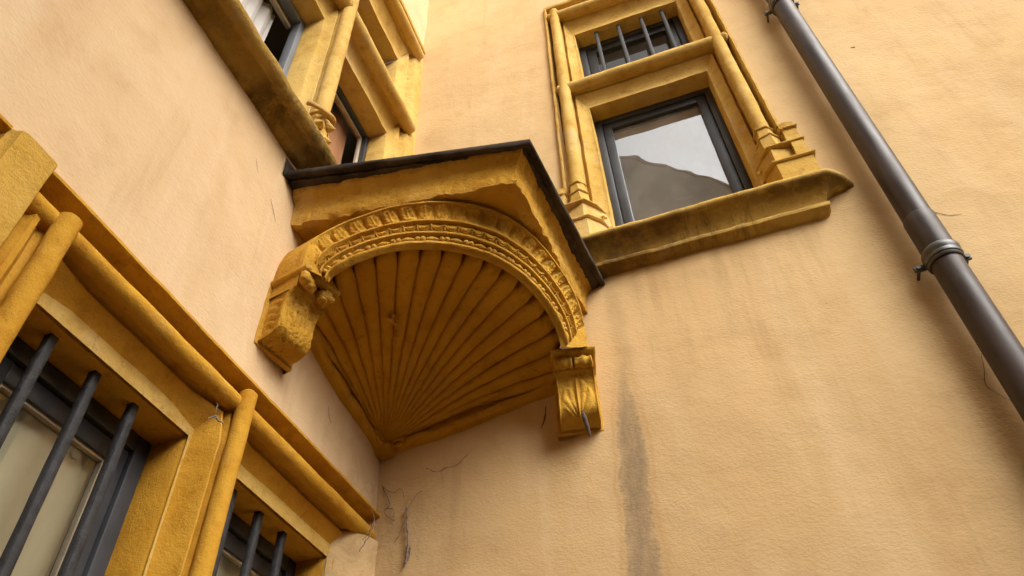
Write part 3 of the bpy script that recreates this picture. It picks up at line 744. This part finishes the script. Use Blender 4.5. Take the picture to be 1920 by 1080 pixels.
# ------------------------------------------------------------------ shell canopy in the corner
can = thing('shell_canopy', (0.35, -0.35, 3.20), 'carved ochre scallop shell canopy with lead roof and two brackets in the corner', 'canopy')
NP = 520
OUT = [(0.135, -0.905, 3.46), (0.130, -0.895, 3.56), (0.135, -0.870, 3.65), (0.19, -0.845, 3.715), (0.28, -0.832, 3.752), (0.38, -0.820, 3.772), (0.50, -0.797, 3.778), (0.61, -0.756, 3.78), (0.694, -0.704, 3.78),
       (0.77, -0.625, 3.78), (0.834, -0.501, 3.776), (0.872, -0.375, 3.765), (0.898, -0.27, 3.735), (0.914, -0.205, 3.68), (0.922, -0.175, 3.59), (0.924, -0.165, 3.46)]
INN = [(0.205, -0.858, 3.42), (0.215, -0.855, 3.448), (0.265, -0.850, 3.480), (0.325, -0.838, 3.510), (0.39, -0.818, 3.535), (0.46, -0.789, 3.556), (0.53, -0.750, 3.572), (0.60, -0.700, 3.585), (0.66, -0.645, 3.590),
       (0.715, -0.580, 3.592), (0.763, -0.505, 3.586), (0.80, -0.425, 3.572), (0.828, -0.348, 3.55), (0.846, -0.285, 3.515), (0.853, -0.245, 3.475), (0.856, -0.225, 3.43)]
O_ = catmull(OUT, NP); I_ = catmull(INN, NP)
PQ = [(0.0, -0.010), (0.012, -0.001), (0.03, 0.006), (0.06, 0.006), (0.075, -0.001)]
PQ += [(0.075+0.345*k/14, -0.002-0.016*math.sin(math.pi*k/14)) for k in range(1, 15)]
PQ += [(0.43, 0.004), (0.445, 0.009), (0.475, 0.009), (0.49, 0.002), (0.50, -0.008), (0.52, -0.010), (0.53, -0.004)]
PQ += [(0.53+0.15*k/10, -0.003+0.003*math.sin(math.pi*k/10)) for k in range(1, 11)]
PQ += [(0.69, 0.004), (0.70, 0.007), (0.735, 0.007), (0.75, 0.001), (0.76, -0.011), (0.78, -0.015), (0.85, -0.016), (0.885, -0.013), (0.895, -0.004), (0.905, 0.004), (0.93, 0.006), (0.955, 0.005), (0.97, 0.0), (0.985, -0.006), (1.0, -0.014)]
# arc length along the inner edge for even ornament spacing
arc = [0.0]
for i in range(1, NP+1): arc.append(arc[-1] + ((O_[i]+I_[i])*0.5 - (O_[i-1]+I_[i-1])*0.5).length)
ARC = arc[-1]
def sm(x, a, b):
    t = max(0, min(1, (x-a)/(b-a))); return t*t*(3-2*t)
def carve(q, s, phi):
    h = 0.0
    if 0.085 < q < 0.42:                       # upright leaf tongues in the hollow
        v = (q-0.085)/0.335; per = 0.058; x = (s/per) % 1.0; k = int(s/per)
        ax = abs(x-0.5)*2
        leafw = 0.86*math.sin(math.pi*min(1, v*0.82+0.16))**0.6
        env = sm(leafw-ax, 0.0, 0.25)
        rib = 0.0035*math.exp(-((x-0.5)/0.06)**2)
        lob = 0.5+0.5*math.cos(2*math.pi*(v*3.6 + ax*0.9 + 0.13*k))
        wear = 0.35+0.65*sm(noise.noise(Vector((s*2.3, 3.0, 1))), -0.35, 0.35)
        h += 1.7*wear*(env*(0.004+0.0065*lob*ax) + rib - 0.0050*math.exp(-((ax-1)/0.10)**2))
        h += 0.0040*noise.noise(Vector((s*70, q*45, 5)))
    elif 0.535 < q < 0.685:                    # hanging festoon arcs
        v = (q-0.535)/0.15; per = 0.050; x = (s/per) % 1.0 - 0.5
        a1 = 0.86 - 2.9*x*x
        h += 0.0090*math.exp(-((v-a1)/0.10)**2)
        a2 = 0.55 - 2.6*x*x
        h += 0.0065*math.exp(-((v-a2)/0.09)**2)
        h += 0.0085*math.exp(-((abs(x)-0.5)/0.06)**2)*sm(v, 0.0, 0.3)*sm(1-v, 0, .2)
    elif q > 0.90:
        h += 0.0028*noise.noise(Vector((s*22, q*6, 2))) - 0.010*sm(noise.noise(Vector((s*5.0, 9, 2))), 0.32, 0.55)*sm(q, 0.9, 1.0)
    return h
rows = []
for i in range(NP+1):
    a = O_[i]; b = I_[i]; phi = arc[i]/ARC
    t = (O_[min(i+1, NP)]+I_[min(i+1, NP)] - O_[max(i-1, 0)]-I_[max(i-1, 0)]).normalized()
    nrm = t.cross(b-a).normalized()
    if nrm.dot(Vector((1, -1, -0.4))) < 0: nrm = -nrm
    row = []
    # extrados running back towards the corner
    back = (Vector((0.25, -0.25, 0)) - Vector((a.x, a.y, 0))).normalized()
    if phi < 0.2: back = back.lerp(Vector((-1, 0.25, 0)), sm(0.2-phi, 0, 0.1)).normalized()
    if phi > 0.8: back = back.lerp(Vector((-0.25, 1, 0)), sm(phi-0.8, 0, 0.1)).normalized()
    for db in (0.17, 0.11, 0.06, 0.02): row.append(a + back*db + Vector((0, 0, 0.004)))
    for q, h in PQ:
        hh = h + carve(q, arc[i], phi)
        pl = max(sm(0.078-0.085*q-phi, 0.0, 0.006), sm(phi-0.945-0.06*max(0, q-0.3), 0.0, 0.006))
        row.append(a.lerp(b, q) + nrm*(hh*(1-pl)))
    inb = (Vector((0.12, -0.12, 3.5)) - b).normalized(); inb.z = 0
    for db in (0.008, 0.016, 0.022): row.append(b + inb*db + Vector((0, 0, 0.003)))
    row.append(b + inb*0.024 + Vector((0, 0, 0.09)))
    rows.append(row)
mb = MB(); mb.grid(rows); mb.roughen(0.0016, 16)
arch = build('arch', mb, 'ochre_arch', can, 50)
# bead and reel string
mb = MB(); s = 0.05; k = 0
def at_arc(sv):
    j = next(i for i in range(NP+1) if arc[i] >= sv); return j
while s < ARC-0.05:
    i = at_arc(s); a = O_[i]; b = I_[i]
    t = (O_[min(i+3, NP)]-O_[max(i-3, 0)]).normalized(); tt = (I_[min(i+3, NP)]-I_[max(i-3, 0)]).normalized()
    nrm = tt.cross(b-a).normalized()
    if nrm.dot(Vector((1, -1, -0.4))) < 0: nrm = -nrm
    c = a.lerp(b, 0.828) - nrm*0.007
    if k % 3 < 2:
        mb.sphere(c, 0.0112, 9, 7); s += 0.021 if k % 3 == 0 else 0.038
    else:
        mb.tube([c+tt*x for x in (-0.026, -0.014, 0, 0.014, 0.026)], [0.002, 0.0065, 0.0100, 0.0065, 0.002], 8); s += 0.038
    k += 1
mb.roughen(0.0012, 30)
build('bead_string', mb, 'ochre_arch', arch, 60)

# scallop shell
NF = 18; PF = 24; NT = 64
RIM = [(0.010, -0.690, 3.425), (0.075, -0.785, 3.455), (0.20, -0.828, 3.498), (0.33, -0.812, 3.540), (0.46, -0.765, 3.580), (0.575, -0.692, 3.602), (0.672, -0.600, 3.612), (0.745, -0.498, 3.608), (0.800, -0.380, 3.588), (0.828, -0.270, 3.550), (0.832, -0.175, 3.505), (0.815, -0.085, 3.462), (0.765, -0.010, 3.432)]
RS = catmull(RIM, NF*PF)
# even spacing along the rim
ra = [0.0]
for i in range(1, len(RS)): ra.append(ra[-1]+(RS[i]-RS[i-1]).length)
def rim_at(t):
    s = t*ra[-1]; k = 0
    lo, hi = 0, len(ra)-1
    while hi-lo > 1:
        m = (lo+hi)//2
        if ra[m] <= s: lo = m
        else: hi = m
    return RS[lo].lerp(RS[hi], (s-ra[lo])/max(1e-9, ra[hi]-ra[lo]))
AP = Vector((0.030, -0.030, 3.318))
rows = []
for i in range(NF*PF+1):
    th = i/(NF*PF); x = ((i % PF)/PF)*2-1 if i < NF*PF else -1.0
    tip = 0.940 + 0.060*math.sqrt(max(0, 1-x*x)) - 0.02*sm(0.06-min(th, 1-th), 0, 0.06)
    S_ = rim_at(th); d = S_-AP
    side = (rim_at(min(1, th+0.01))-rim_at(max(0, th-0.01))).normalized()
    nn = side.cross(d).normalized()
    if nn.z > 0: nn = -nn                   # towards the viewer below
    row = []
    L = d.length
    for j in range(NT+1):
        t = (j/NT)*tip
        p = AP + d*t + Vector((0, 0, 0.055*math.sin(math.pi*min(1, t))*(0.6+0.4*math.sin(math.pi*th))))
        wid = t*ra[-1]/NF
        dep = min(0.025, 0.42*wid)
        ax_ = abs(x); prof_ = math.sqrt(max(0, 1-ax_*ax_*0.985))                # concave flute with narrow raised edge
        endc = sm(t, tip-0.035, tip)
        h = dep*(prof_-0.5) - 0.016*endc
        row.append(p + nn*h)
    row.append(row[-1] + Vector((0, 0, 0.030)) - d*0.01)
    rows.append(row)
mb = MB(); mb.grid(rows); mb.roughen(0.0022, 11)
shell = build('shell', mb, 'ochre_shell', can, 60)
# backing of the two side hollows and raised margins along both walls
for sgn, nm in ((0, 'L'), (1, 'R')):
    mp = (lambda s_, z, d: Vector((d, -s_, z))) if sgn == 0 else (lambda s_, z, d: Vector((s_, -d, z)))
    end = 0.70 if sgn == 0 else 0.78
    rows = []
    for s_ in steps(0.0, end, 0.012):
        t = s_/end; z = 3.283 + 0.118*t + 0.012*math.sin(t*9.0+sgn)*0.4 + 0.010*t*t
        w = 0.036 + 0.007*noise.noise(Vector((s_*14, sgn, 0)))
        dd = 0.030 + 0.012*noise.noise(Vector((s_*9, 4, sgn))) 
        rows.append([mp(s_, z, -0.02), mp(s_, z, dd*0.7), mp(s_, z+0.006, dd), mp(s_, z+w*0.8, dd+0.004), mp(s_, z+w, dd-0.004), mp(s_, z+w+0.01, dd-0.022), mp(s_, z+w+0.02, -0.02)])
    mb = MB(); mb.grid(rows); mb.roughen(0.003, 18)
    build('margin', mb, 'ochre_shell', can, 50)
    # recessed leaf-shaped hollow behind the margin
    rows = []
    for s_ in steps(0.03, end-0.03, 0.015):
        t = s_/end; z = 3.315 + 0.118*t
        rows.append([mp(s_, z, 0.004), mp(s_, z+0.03, 0.012), mp(s_, z+0.065, 0.03+0.05*t), mp(s_, z+0.10, 0.06+0.10*t)])
    mb = MB(); mb.grid(rows); mb.roughen(0.004, 15)
    build('recess', mb, 'ochre_shell', can, 50)
    # outermost curled lobe lying over the recess
    rows = []
    for s_ in steps(0.16, 0.56, 0.014):
        t = (s_-0.16)/0.40; r = 0.016*math.sin(math.pi*min(1, max(0.02, t)))**0.6+0.002
        c = mp(s_, 3.350+0.118*(s_/end)+0.012*math.sin(t*math.pi), 0.028+0.03*t)
        nx = Vector((1, 0, 0)) if sgn == 0 else Vector((0, -1, 0))
        rows.append([c + (nx*math.cos(q)*0.8 + Vector((0, 0, 1))*math.sin(q)*1.3)*r for q in (2*math.pi*k/10 for k in range(10))])
    mb = MB(); mb.grid(rows, True, True); mb.roughen(0.004, 14)
    build('side_lobe', mb, 'ochre_shell', can, 60)
# hinge of the shell: ball and two curls
mb = MB(); mb.sphere((0.050, -0.048, 3.314), 0.015, 14, 10, (1, 1, 0.85))
for sg in (0, 1):
    pts = []
    for k in range(16):
        q = k*0.36; r = 0.040*(1-k/22)
        u = 0.035+0.055 + r*math.cos(q+0.6); z = 3.318 + r*0.6*math.sin(q+0.6)
        pts.append(Vector((0.035, -u, z)) if sg == 0 else Vector((u, -0.035, z)))
    mb.tube(pts, [0.012-0.0004*k for k in range(16)], 8)
mb.roughen(0.002, 25); build('hinge_scroll', mb, 'ochre_shell', can, 60)
# bottom corner block
mb = MB(); rows = []
for z, r in ((3.274, 0.02), (3.280, 0.05), (3.292, 0.068), (3.308, 0.075), (3.322, 0.062)):
    rows.append([Vector((-0.01, -r, z)), Vector((r*0.5, -r*0.9, z)), Vector((r*0.8, -r*0.8, z)), Vector((r*0.9, -r*0.5, z)), Vector((r, 0.01, z))])
mb.grid(rows); mb.roughen(0.004, 20); build('foot', mb, 'ochre_shell', can, 60)
# crumb of plaster and hook left in the shell
mb = MB()
for k in range(9): mb.sphere((0.282+random.uniform(-.009, .009), -0.520+random.uniform(-.018, .018), 3.502+random.uniform(-.006, .006)), random.uniform(.006, .010), 7, 5)
mb.roughen(0.004, 60); build('plaster_crumb', mb, 'ochre_rough', shell, 60)
mb = MB(); mb.tube([Vector((0.262+0.014*math.cos(q), -0.462+0.003*q, 3.468+0.014*math.sin(q))) for q in (0.5*k for k in range(11))], 0.0042, 7)
mb.tube([(0.272, -0.462, 3.478), (0.270, -0.470, 3.505)], 0.004, 6)
build('hook', mb, 'ochre_shell', shell, 60)

# roof slab: fascia, soffit, lead
SL = [(0.0, -0.862), (0.852, -0.752), (0.912, 0.0)]          # bottom line of the fascia in plan
def along(line, n):
    pts = [Vector((*p, 0)) for p in line]; out = []
    for a, b in zip(pts[:-1], pts[1:]):
        for i in range(n): out.append(a.lerp(b, i/n))
    out.append(pts[-1]); return out
def offset(line, d):
    a, b, c = [Vector((*p, 0)) for p in line]
    n1 = Vector(((b-a).y, -(b-a).x, 0)).normalized(); n2 = Vector(((c-b).y, -(c-b).x, 0)).normalized()
    if n1.y > 0: n1 = -n1
    if n2.x < 0: n2 = -n2
    m = (n1+n2)/(1+n1.dot(n2))
    return [tuple((a+n1*d)[:2]), tuple((b+m*d)[:2]), tuple((c+n2*d)[:2])]
fas = [(-0.05, 3.790), (-0.012, 3.783), (0.003, 3.784), (0.006, 3.795), (0.007, 3.81), (0.006, 3.825), (0.007, 3.84), (0.006, 3.855), (0.009, 3.87), (0.012, 3.885), (0.020, 3.897), (0.032, 3.908), (0.040, 3.918), (0.044, 3.932), (0.044, 3.95), (0.0, 3.955)]
NS = 150
lines = []
for d, z in fas: lines.append([Vector((p.x, p.y, z)) for p in along(offset(SL, d), NS)])
mb = MB(); mb.grid(lines)
for idx_, p in enumerate(mb.v):      # weathered, pitted arris
    n1 = noise.noise(p*16); n2 = noise.noise(p*5+Vector((3, 3, 3))); n3 = noise.noise(p*42)
    low = sm(3.84-p.z, 0, 0.06)
    dirn = Vector((p.x, p.y, 0)).normalized()
    n4 = sm(noise.noise(Vector((p.x*34, p.y*34, p.z*70))), 0.15, 0.45)
    mb.v[idx_] = p + dirn*((0.005*n1+0.006*n2+0.003*n3)*(0.5+low) - 0.006*n4) + Vector((0, 0, (0.007*n2+0.005*n1+0.003*n3)*low))
# round the projecting corner a little
cx, cy = SL[1]
for idx_, p in enumerate(mb.v):
    d = (Vector((p.x, p.y, 0))-Vector((cx, cy, 0)))
    if d.length < 0.08 and p.z < 3.9:
        mb.v[idx_] = p - Vector((0.7, -0.7, 0))*0.010*(1-d.length/0.08)
build('fascia', mb, 'ochre_rough', can, 38)
mb = MB()
rows = [[Vector((p.x, p.y, 3.792)) for p in along(offset(SL, -0.03), NS)]]
for k in (0.75, 0.5, 0.25, 0.0): rows.append([Vector((p.x*k, p.y*k, 3.794)) for p in along(offset(SL, -0.03), NS)])
mb.grid(rows); mb.roughen(0.003, 9)
build('soffit', mb, 'ochre_shell', can, 55)
# lead roof: rolled drip edge, slightly wavy, lapped
LD = [(0.0, -0.962), (0.922, -0.800), (1.003, 0.0)]
rl = []
EDGE = [(-0.085, 3.958), (-0.040, 3.953), (-0.018, 3.946), (-0.006, 3.940), (0.002, 3.939), (0.006, 3.943), (0.008, 3.952), (0.007, 3.962), (0.003, 3.968), (-0.008, 3.972), (-0.03, 3.976), (-0.25, 4.015), (-0.60, 4.05)]
mb = MB(); lines = []
for d, z in EDGE: lines.append([Vector((p.x, p.y, z)) for p in along(offset(LD, d), NS)] if d > -0.2 else [Vector((max(0.0, p.x), min(0.0, p.y), z)) for p in along(offset(LD, d), NS)])
mb.grid(lines)
for i, p in enumerate(mb.v):
    w = sm(3.955-p.z, 0, 0.012)
    t = noise.noise(Vector((p.x*7, p.y*7, 1))); t2 = noise.noise(Vector((p.x*23, p.y*23, 5)))
    r_tilt = (p.x - 0.0)*-0.030
    mb.v[i] = p + Vector((0, 0, -(0.012*t+0.006*t2)*w + 0.012 + r_tilt + 0.028*max(0, (0.5-p.x))*0.6))
build('lead_roof', mb, 'lead', can, 60)
# dirt-packed joint between lead and stone
mb = MB(); lines = []
for d, z in ((-0.03, 3.962), (-0.022, 3.944), (-0.045, 3.936), (-0.09, 3.934)):
    lines.append([Vector((p.x, p.y, z+0.008-0.03*p.x)) for p in along(offset(LD, d), NS)])
mb.grid(lines); mb.roughen(0.005, 24); build('mortar_bed', mb, 'lead', can, 60)
# lead upstand against the left wall
mb = MB()
mb.grid([[Vector((0.004, y, 3.955)), Vector((0.010, y, 3.985+0.02*(y+0.97))), Vector((0.006, y, 4.045)), Vector((-0.01, y, 4.05))] for y in steps(-0.985, -0.02, 0.03)])
mb.grid([[Vector((x, -0.006-0.0*x, 3.95)), Vector((x, -0.014, 3.97)), Vector((x, -0.008, 4.02)), Vector((x, 0.01, 4.03))] for x in steps(0.02, 1.0, 0.03)])
mb.roughen(0.005, 10); build('flashing', mb, 'lead', can, 60)

# scrolled brackets
def bracket(base, nrm, broken):
    nrm = Vector(nrm).normalized(); side = Vector((-nrm.y, nrm.x, 0))    # to the right when facing it
    W = 0.146; base = Vector(base)
    prof = [(0.0, 3.205), (0.030, 3.203), (0.062, 3.208), (0.086, 3.220), (0.098, 3.238), (0.101, 3.258), (0.100, 3.280), (0.099, 3.305), (0.100, 3.330), (0.104, 3.352), (0.112, 3.372), (0.126, 3.386), (0.134, 3.392)]
    pc = catmull([(b, z, 0) for b, z in prof], 70)
    mb = MB(); rows = []
    nu = 44
    for j, p in enumerate(pc):
        v = j/70; row = []
        tn = (pc[min(j+1, 70)]-pc[max(j-1, 0)]); nb, nz = -tn.y, tn.x; l = math.hypot(nb, nz) or 1
        nb, nz = -nb/l, -nz/l
        for i in range(nu+1):
            a = i/nu*2-1; h = 0.0
            vv = (v-0.22)/0.62
            if 0 < vv < 1:
                ax = abs(a)
                h += 0.0060*math.exp(-(a/0.05)**2)*sm(vv, 0, .1)
                env = sm(0.90*math.sin(math.pi*min(1, vv*0.75+0.16))-ax, 0.0, 0.2)
                th_ = math.atan2(ax, vv*1.5+0.10) + 0.35*ax*vv
                fr = abs(math.cos(th_*8.5))
                lob = 0.5+0.5*math.cos(2*math.pi*(vv*3.6 - ax*0.9))
                h += env*(0.001+0.0050*fr+0.0045*lob*ax)
            h += 0.004*sm(abs(a), 0.90, 0.94)*(1 if not broken else 0.2)
            if broken: h = h*0.45 + 0.003*noise.noise(Vector((a*5, v*10, 3))) + 0.002*noise.noise(Vector((a*14, v*30, 3))) - 0.005*sm(noise.noise(Vector((a*12, v*26, 8))), 0.3, 0.5)
            edge = 0.004*sm(abs(a), 0.97, 1.0)
            row.append(base + side*(a*W/2) + nrm*(p.x + nb*h - edge) + Vector((0, 0, p.y + nz*h)))
        rows.append(row)
    mb.grid(rows)
    # side cheeks with a shallow carved panel
    for sg in (-1, 1):
        rows = []
        for j, p in enumerate(pc):
            r = []
            for t in (0, 0.12, 0.2, 0.32, 0.45, 0.58, 0.7, 0.8, 0.9, 1.0):
                b_ = p.x*t - 0.02*(1-t)
                car = 0.0
                if 0.15 < t < 0.85: car = -0.006 + 0.004*math.sin(p.y*190 + t*16)*(1 if 0.5 < t else 0.0) + 0.004*noise.noise(Vector((p.y*40, t*9, sg)))
                r.append(base + side*(sg*(W/2 + car)) + nrm*(b_ - (0.004 if t == 1.0 else 0)) + Vector((0, 0, p.y)))
            rows.append(r)
        mb.grid(rows)
    # upper body behind the volutes
    up = [(0.132, 3.392), (0.140, 3.402), (0.140, 3.444)]
    mb.grid([[base + side*(a*W/2) + nrm*b_ + Vector((0, 0, z)) for a in (-1, 1)] for b_, z in up])
    for sg in (-1, 1):
        mb.grid([[base + side*(sg*W/2) + nrm*b_ + Vector((0, 0, z)) for b_ in (-0.02, 0.05, 0.10, 0.139)] for z in (3.388, 3.41, 3.444)])
    mb.roughen(0.0018, 16)
    br = build('bracket', mb, 'ochre_arch' if not broken else 'ochre_rough', can, 50)
    # volutes under the slab: two egg rolls
    mb = MB()
    for k, u in enumerate((-0.040, 0.036)):
        if broken:
            for q in range(5):
                c = base + side*(u+random.uniform(-.02, .02)) + nrm*(0.150+random.uniform(-.006, .012)) + Vector((0, 0, 3.412+random.uniform(-.014, .014)))
                mb.sphere(c, random.uniform(0.016, 0.026), 16, 12, (1, 1, random.uniform(.6, 1)))
        else:
            rows = []
            for t, r in ((-1, 0.020), (-0.85, 0.023), (-0.6, 0.018), (-0.3, 0.021), (0, 0.025), (0.3, 0.021), (0.6, 0.018), (0.85, 0.023), (1, 0.020)):
                c = base + side*(u + 0.034*t) + nrm*0.148 + Vector((0, 0, 3.416))
                rows.append([c + (nrm*math.cos(q) + Vector((0, 0, 1))*math.sin(q))*r*(1+0.10*math.cos(7*q)) for q in (2*math.pi*k2/16 for k2 in range(16))])
            mb.grid(rows, True, True)
    mb.roughen(0.012 if broken else 0.0035, 24 if broken else 40)
    build('volute', mb, 'ochre_arch' if not broken else 'ochre_rough', br, 60)
    # moulded slab on top
    mb = MB(); rows = []
    for (o_, z) in ((-0.01, 3.440), (0.006, 3.442), (0.016, 3.448), (0.020, 3.454), (0.020, 3.462), (0.014, 3.468), (-0.02, 3.470)):
        ring = []
        for a, b_ in ((-1, -0.03), (-1, 0.16), (1, 0.16), (1, -0.03)):
            ring.append((a*(W/2+o_*0.6), b_ + (o_ if b_ > 0 else 0)))
        pts = []
        for (p, q), n_ in zip(zip(ring[:-1], ring[1:]), (8, 8, 8)):
            for i in range(n_): pts.append((p[0]+(q[0]-p[0])*i/n_, p[1]+(q[1]-p[1])*i/n_))
        pts.append(ring[-1])
        rows.append([base + side*a + nrm*b_ + Vector((0, 0, z)) for a, b_ in pts])
    mb.grid(rows)
    mb.roughen(0.0025 if not broken else 0.004, 18)
    build('abacus', mb, 'ochre_arch', br, 40)
    # backing strip on the wall
    mb = MB(); rows = []
    for z in steps(3.192, 3.46, 0.015):
        rows.append([base + side*a*(W/2+0.014) + nrm*b_ + Vector((0, 0, z)) for a, b_ in ((-1, -0.04), (-1, 0.012), (-0.95, 0.018), (0.95, 0.018), (1, 0.012), (1, -0.04))])
    mb.grid(rows, False); mb.grid([rows[0], [p + nrm*-0.02 for p in rows[0]]]); mb.roughen(0.002, 18)
    build('backplate', mb, 'ochre_arch', br, 40)
    return br
bL = bracket((0.0, -0.792, 0.0), (0.978, -0.208, 0), True); bL['label'] = 'worn and chipped bracket on the left wall'
bR = bracket((0.828, 0.0, 0.0), (0.208, -0.978, 0), False); bR['label'] = 'crisp acanthus bracket on the right wall'

# ------------------------------------------------------------------ downpipe
pipe = thing('downpipe', (2.228, -0.083, 0.0), 'brown grey metal downpipe running down the right wall', 'downpipe')
def px(z): return 2.222 + 0.0165*(z-3.3)
def pipe_path(z0, z1): return [Vector((px(z), -0.083, z)) for z in steps(z0, z1, 0.08)]
def lathe(zr, seg=40):
    mb = MB(); rows = []
    for z, r in zr: rows.append([Vector((px(z)+r*math.cos(q), -0.083+r*math.sin(q), z)) for q in (2*math.pi*k/seg for k in range(seg))])
    mb.grid(rows, True, True); return mb
R0 = 0.0540
build('pipe_length', lathe([(0.0, R0), (1.0, R0), (1.9, R0), (1.95, R0)] + [(z, R0) for z in steps(2.0, 3.54, 0.1)]), 'pipe', pipe, 40)
build('pipe_length', lathe([(3.50, R0+.004), (3.53, R0+.004)] + [(z, R0+.004) for z in steps(3.55, 3.745, 0.05)] + [(3.748, R0+.003), (3.750, R0)] + [(z, R0) for z in steps(3.8, 5.62, 0.1)]), 'pipe', pipe, 40)
build('pipe_length', lathe([(5.60, R0+.004), (5.82, R0+.004), (5.825, R0), (7.7, R0), (9.4, R0)]), 'pipe', pipe, 40)
def collar(zc):
    c = build('clamp', lathe([(zc-0.034, R0), (zc-0.033, R0+.006), (zc-0.026, R0+.009), (zc-0.020, R0+.006), (zc-0.018, R0+.010), (zc-0.010, R0+.012), (zc-0.004, R0+.009), (zc, R0+.010), (zc+0.008, R0+.012), (zc+0.018, R0+.0135), (zc+0.028, R0+.011), (zc+0.034, R0+.006), (zc+0.035, R0)], 40), 'clamp', pipe, 45)
    for sg in (-1, 1):
        mb = MB(); cx_ = px(zc)+sg*(R0+0.022)
        mb.box((cx_-0.024, -0.062, zc-0.016), (cx_+0.018, -0.050, zc+0.012), 0.005)
        mb.tube([(cx_+sg*0.006, -0.062, zc-0.002), (cx_+sg*0.006, -0.0, zc-0.002)], 0.0060, 10)
        mb.tube([(cx_+sg*0.006, -0.068, zc-0.002), (cx_+sg*0.006, -0.060, zc-0.002)], 0.009, 6)
        build('clamp_ear', mb, 'clamp', c, 40)
for zc in (3.535, 5.63, 7.6): collar(zc)

# ------------------------------------------------------------------ small things: cracks, webs, nail
def ribbon(name, pts, w, mat, parent, MP, seed, lift=0.0016):
    P = catmull([(u, z, 0) for u, z in pts], len(pts)*8)
    rows = []
    for i, p in enumerate(P):
        t = i/(len(P)-1); ww = w*(0.25+0.75*math.sin(math.pi*min(1, 0.08+t*0.9)))*(0.7+0.6*random.random())
        q = P[min(i+1, len(P)-1)]-P[max(i-1, 0)]; n_ = Vector((-q.y, q.x, 0)).normalized()
        a = p+n_*ww; b = p-n_*ww
        jx = 0.0015*noise.noise(Vector((p.x*80, p.y*80, 1)))
        rows.append([MP(a.x+jx, a.y, bulge(a.x, a.y, seed)+lift), MP(b.x+jx, b.y, bulge(b.x, b.y, seed)+lift)])
    mb = MB(); mb.grid(rows); return build(name, mb, mat, parent, 0)
for pts, w in (([(2.285, 3.875), (2.33, 3.845), (2.37, 3.81), (2.41, 3.80)], 0.0016), ([(2.190, 3.16), (2.172, 3.10), (2.150, 3.04), (2.165, 3.0), (2.19, 2.965)], 0.0014),
               ([(2.46, 3.35), (2.445, 3.28), (2.45, 3.22)], 0.0009), ([(0.70, 3.36), (0.69, 3.30), (0.672, 3.26)], 0.003), ([(2.46, 5.14), (2.48, 5.13)], 0.004)):
    ribbon('crack', pts, w, 'crack', wr, MR, 31.0)
for pts, w in (([(-0.93, 4.05), (-0.90, 4.0), (-0.87, 3.92), (-0.868, 3.86)], 0.0012), ([(-1.0, 3.78), (-0.965, 3.74), (-0.94, 3.71)], 0.0012), ([(-1.12, 3.86), (-1.09, 3.81)], 0.001),
               ([(-0.42, 3.26), (-0.40, 3.22), (-0.38, 3.21)], 0.0016)):
    ribbon('crack', pts, w, 'crack', wl, ML, 0.0)

def web(name, strands, label):
    mb = MB()
    for pts, r in strands:
        P = catmull(pts, len(pts)*7)
        mb.tube([jit(p, 0.004, 40) for p in P], [r*(0.5+0.9*random.random()) for _ in P], 5)
    o = build(name, mb, 'web', None, 60, origin=Vector(strands[0][0][0]))
    return tag(o, label, 'cobweb')
web('cobweb', [([(0.135, -0.006, 3.04), (0.140, -0.010, 2.98), (0.152, -0.012, 2.92), (0.150, -0.010, 2.86), (0.142, -0.008, 2.81)], 0.0042),
               ([(0.138, -0.008, 3.02), (0.12, -0.006, 2.96), (0.095, -0.006, 2.91)], 0.0016), ([(0.14, -0.006, 3.04), (0.16, -0.004, 3.08), (0.19, -0.004, 3.10)], 0.0010),
               ([(0.152, -0.01, 2.90), (0.160, -0.006, 2.87), (0.155, -0.008, 2.83)], 0.003)], 'thick dusty cobweb strand hanging on the right wall near the bottom corner')
web('cobweb', [([(0.045, -0.10, 3.00), (0.055, -0.10, 2.94), (0.045, -0.12, 2.88), (0.03, -0.135, 2.83)], 0.0016), ([(0.050, -0.10, 2.95), (0.03, -0.08, 2.93)], 0.0011), ([(0.05, -0.11, 2.91), (0.02, -0.10, 2.89)], 0.0010)],
    'thin cobweb stretched across the lintel end at the corner')
web('cobweb', [([(0.0, -0.955, 2.90), (0.008, -0.96, 2.87), (0.005, -0.955, 2.845)], 0.0012), ([(0.006, -0.955, 2.855), (0.010, -0.94, 2.845), (0.012, -0.925, 2.852)], 0.0028), ([(0.006, -0.955, 2.855), (0.0, -0.97, 2.84)], 0.0022)],
    'small grey cobweb tuft under the lintel beside the mullion')
web('cobweb', [([(0.02, -0.004, 3.16), (0.07, -0.005, 3.12), (0.10, -0.004, 3.13), (0.12, -0.004, 3.09)], 0.0012), ([(0.02, -0.004, 3.16), (0.06, -0.004, 3.08), (0.05, -0.004, 3.06), (0.04, -0.004, 3.05), (0.06, -0.004, 3.02), (0.085, -0.004, 3.0)], 0.0018), ([(0.05, -0.004, 3.06), (0.075, -0.006, 3.05), (0.08, -0.004, 3.01)], 0.0016)],
    'clotted cobweb threads on the right wall right at the corner below the shell')
web('cobweb', [([(0.20, -0.004, 3.20), (0.25, -0.004, 3.17), (0.30, -0.004, 3.18)], 0.0010), ([(0.28, -0.004, 3.12), (0.27, -0.004, 3.175), (0.33, -0.004, 3.18), (0.38, -0.004, 3.22)], 0.0010)],
    'thin branching cobweb threads on the right wall under the middle of the shell edge')
mb = MB(); mb.tube([(0.864, -0.115, 3.215), (0.866, -0.108, 3.19), (0.869, -0.085, 3.155), (0.871, -0.07, 3.13)], [0.002, 0.008, 0.0075, 0.003], 8)
mb.roughen(0.002, 60)
tag(build('spike', mb, 'rust', None, 50, origin=(0.866, -0.11, 3.20)), 'grey iron spike sticking out under the right bracket', 'spike')
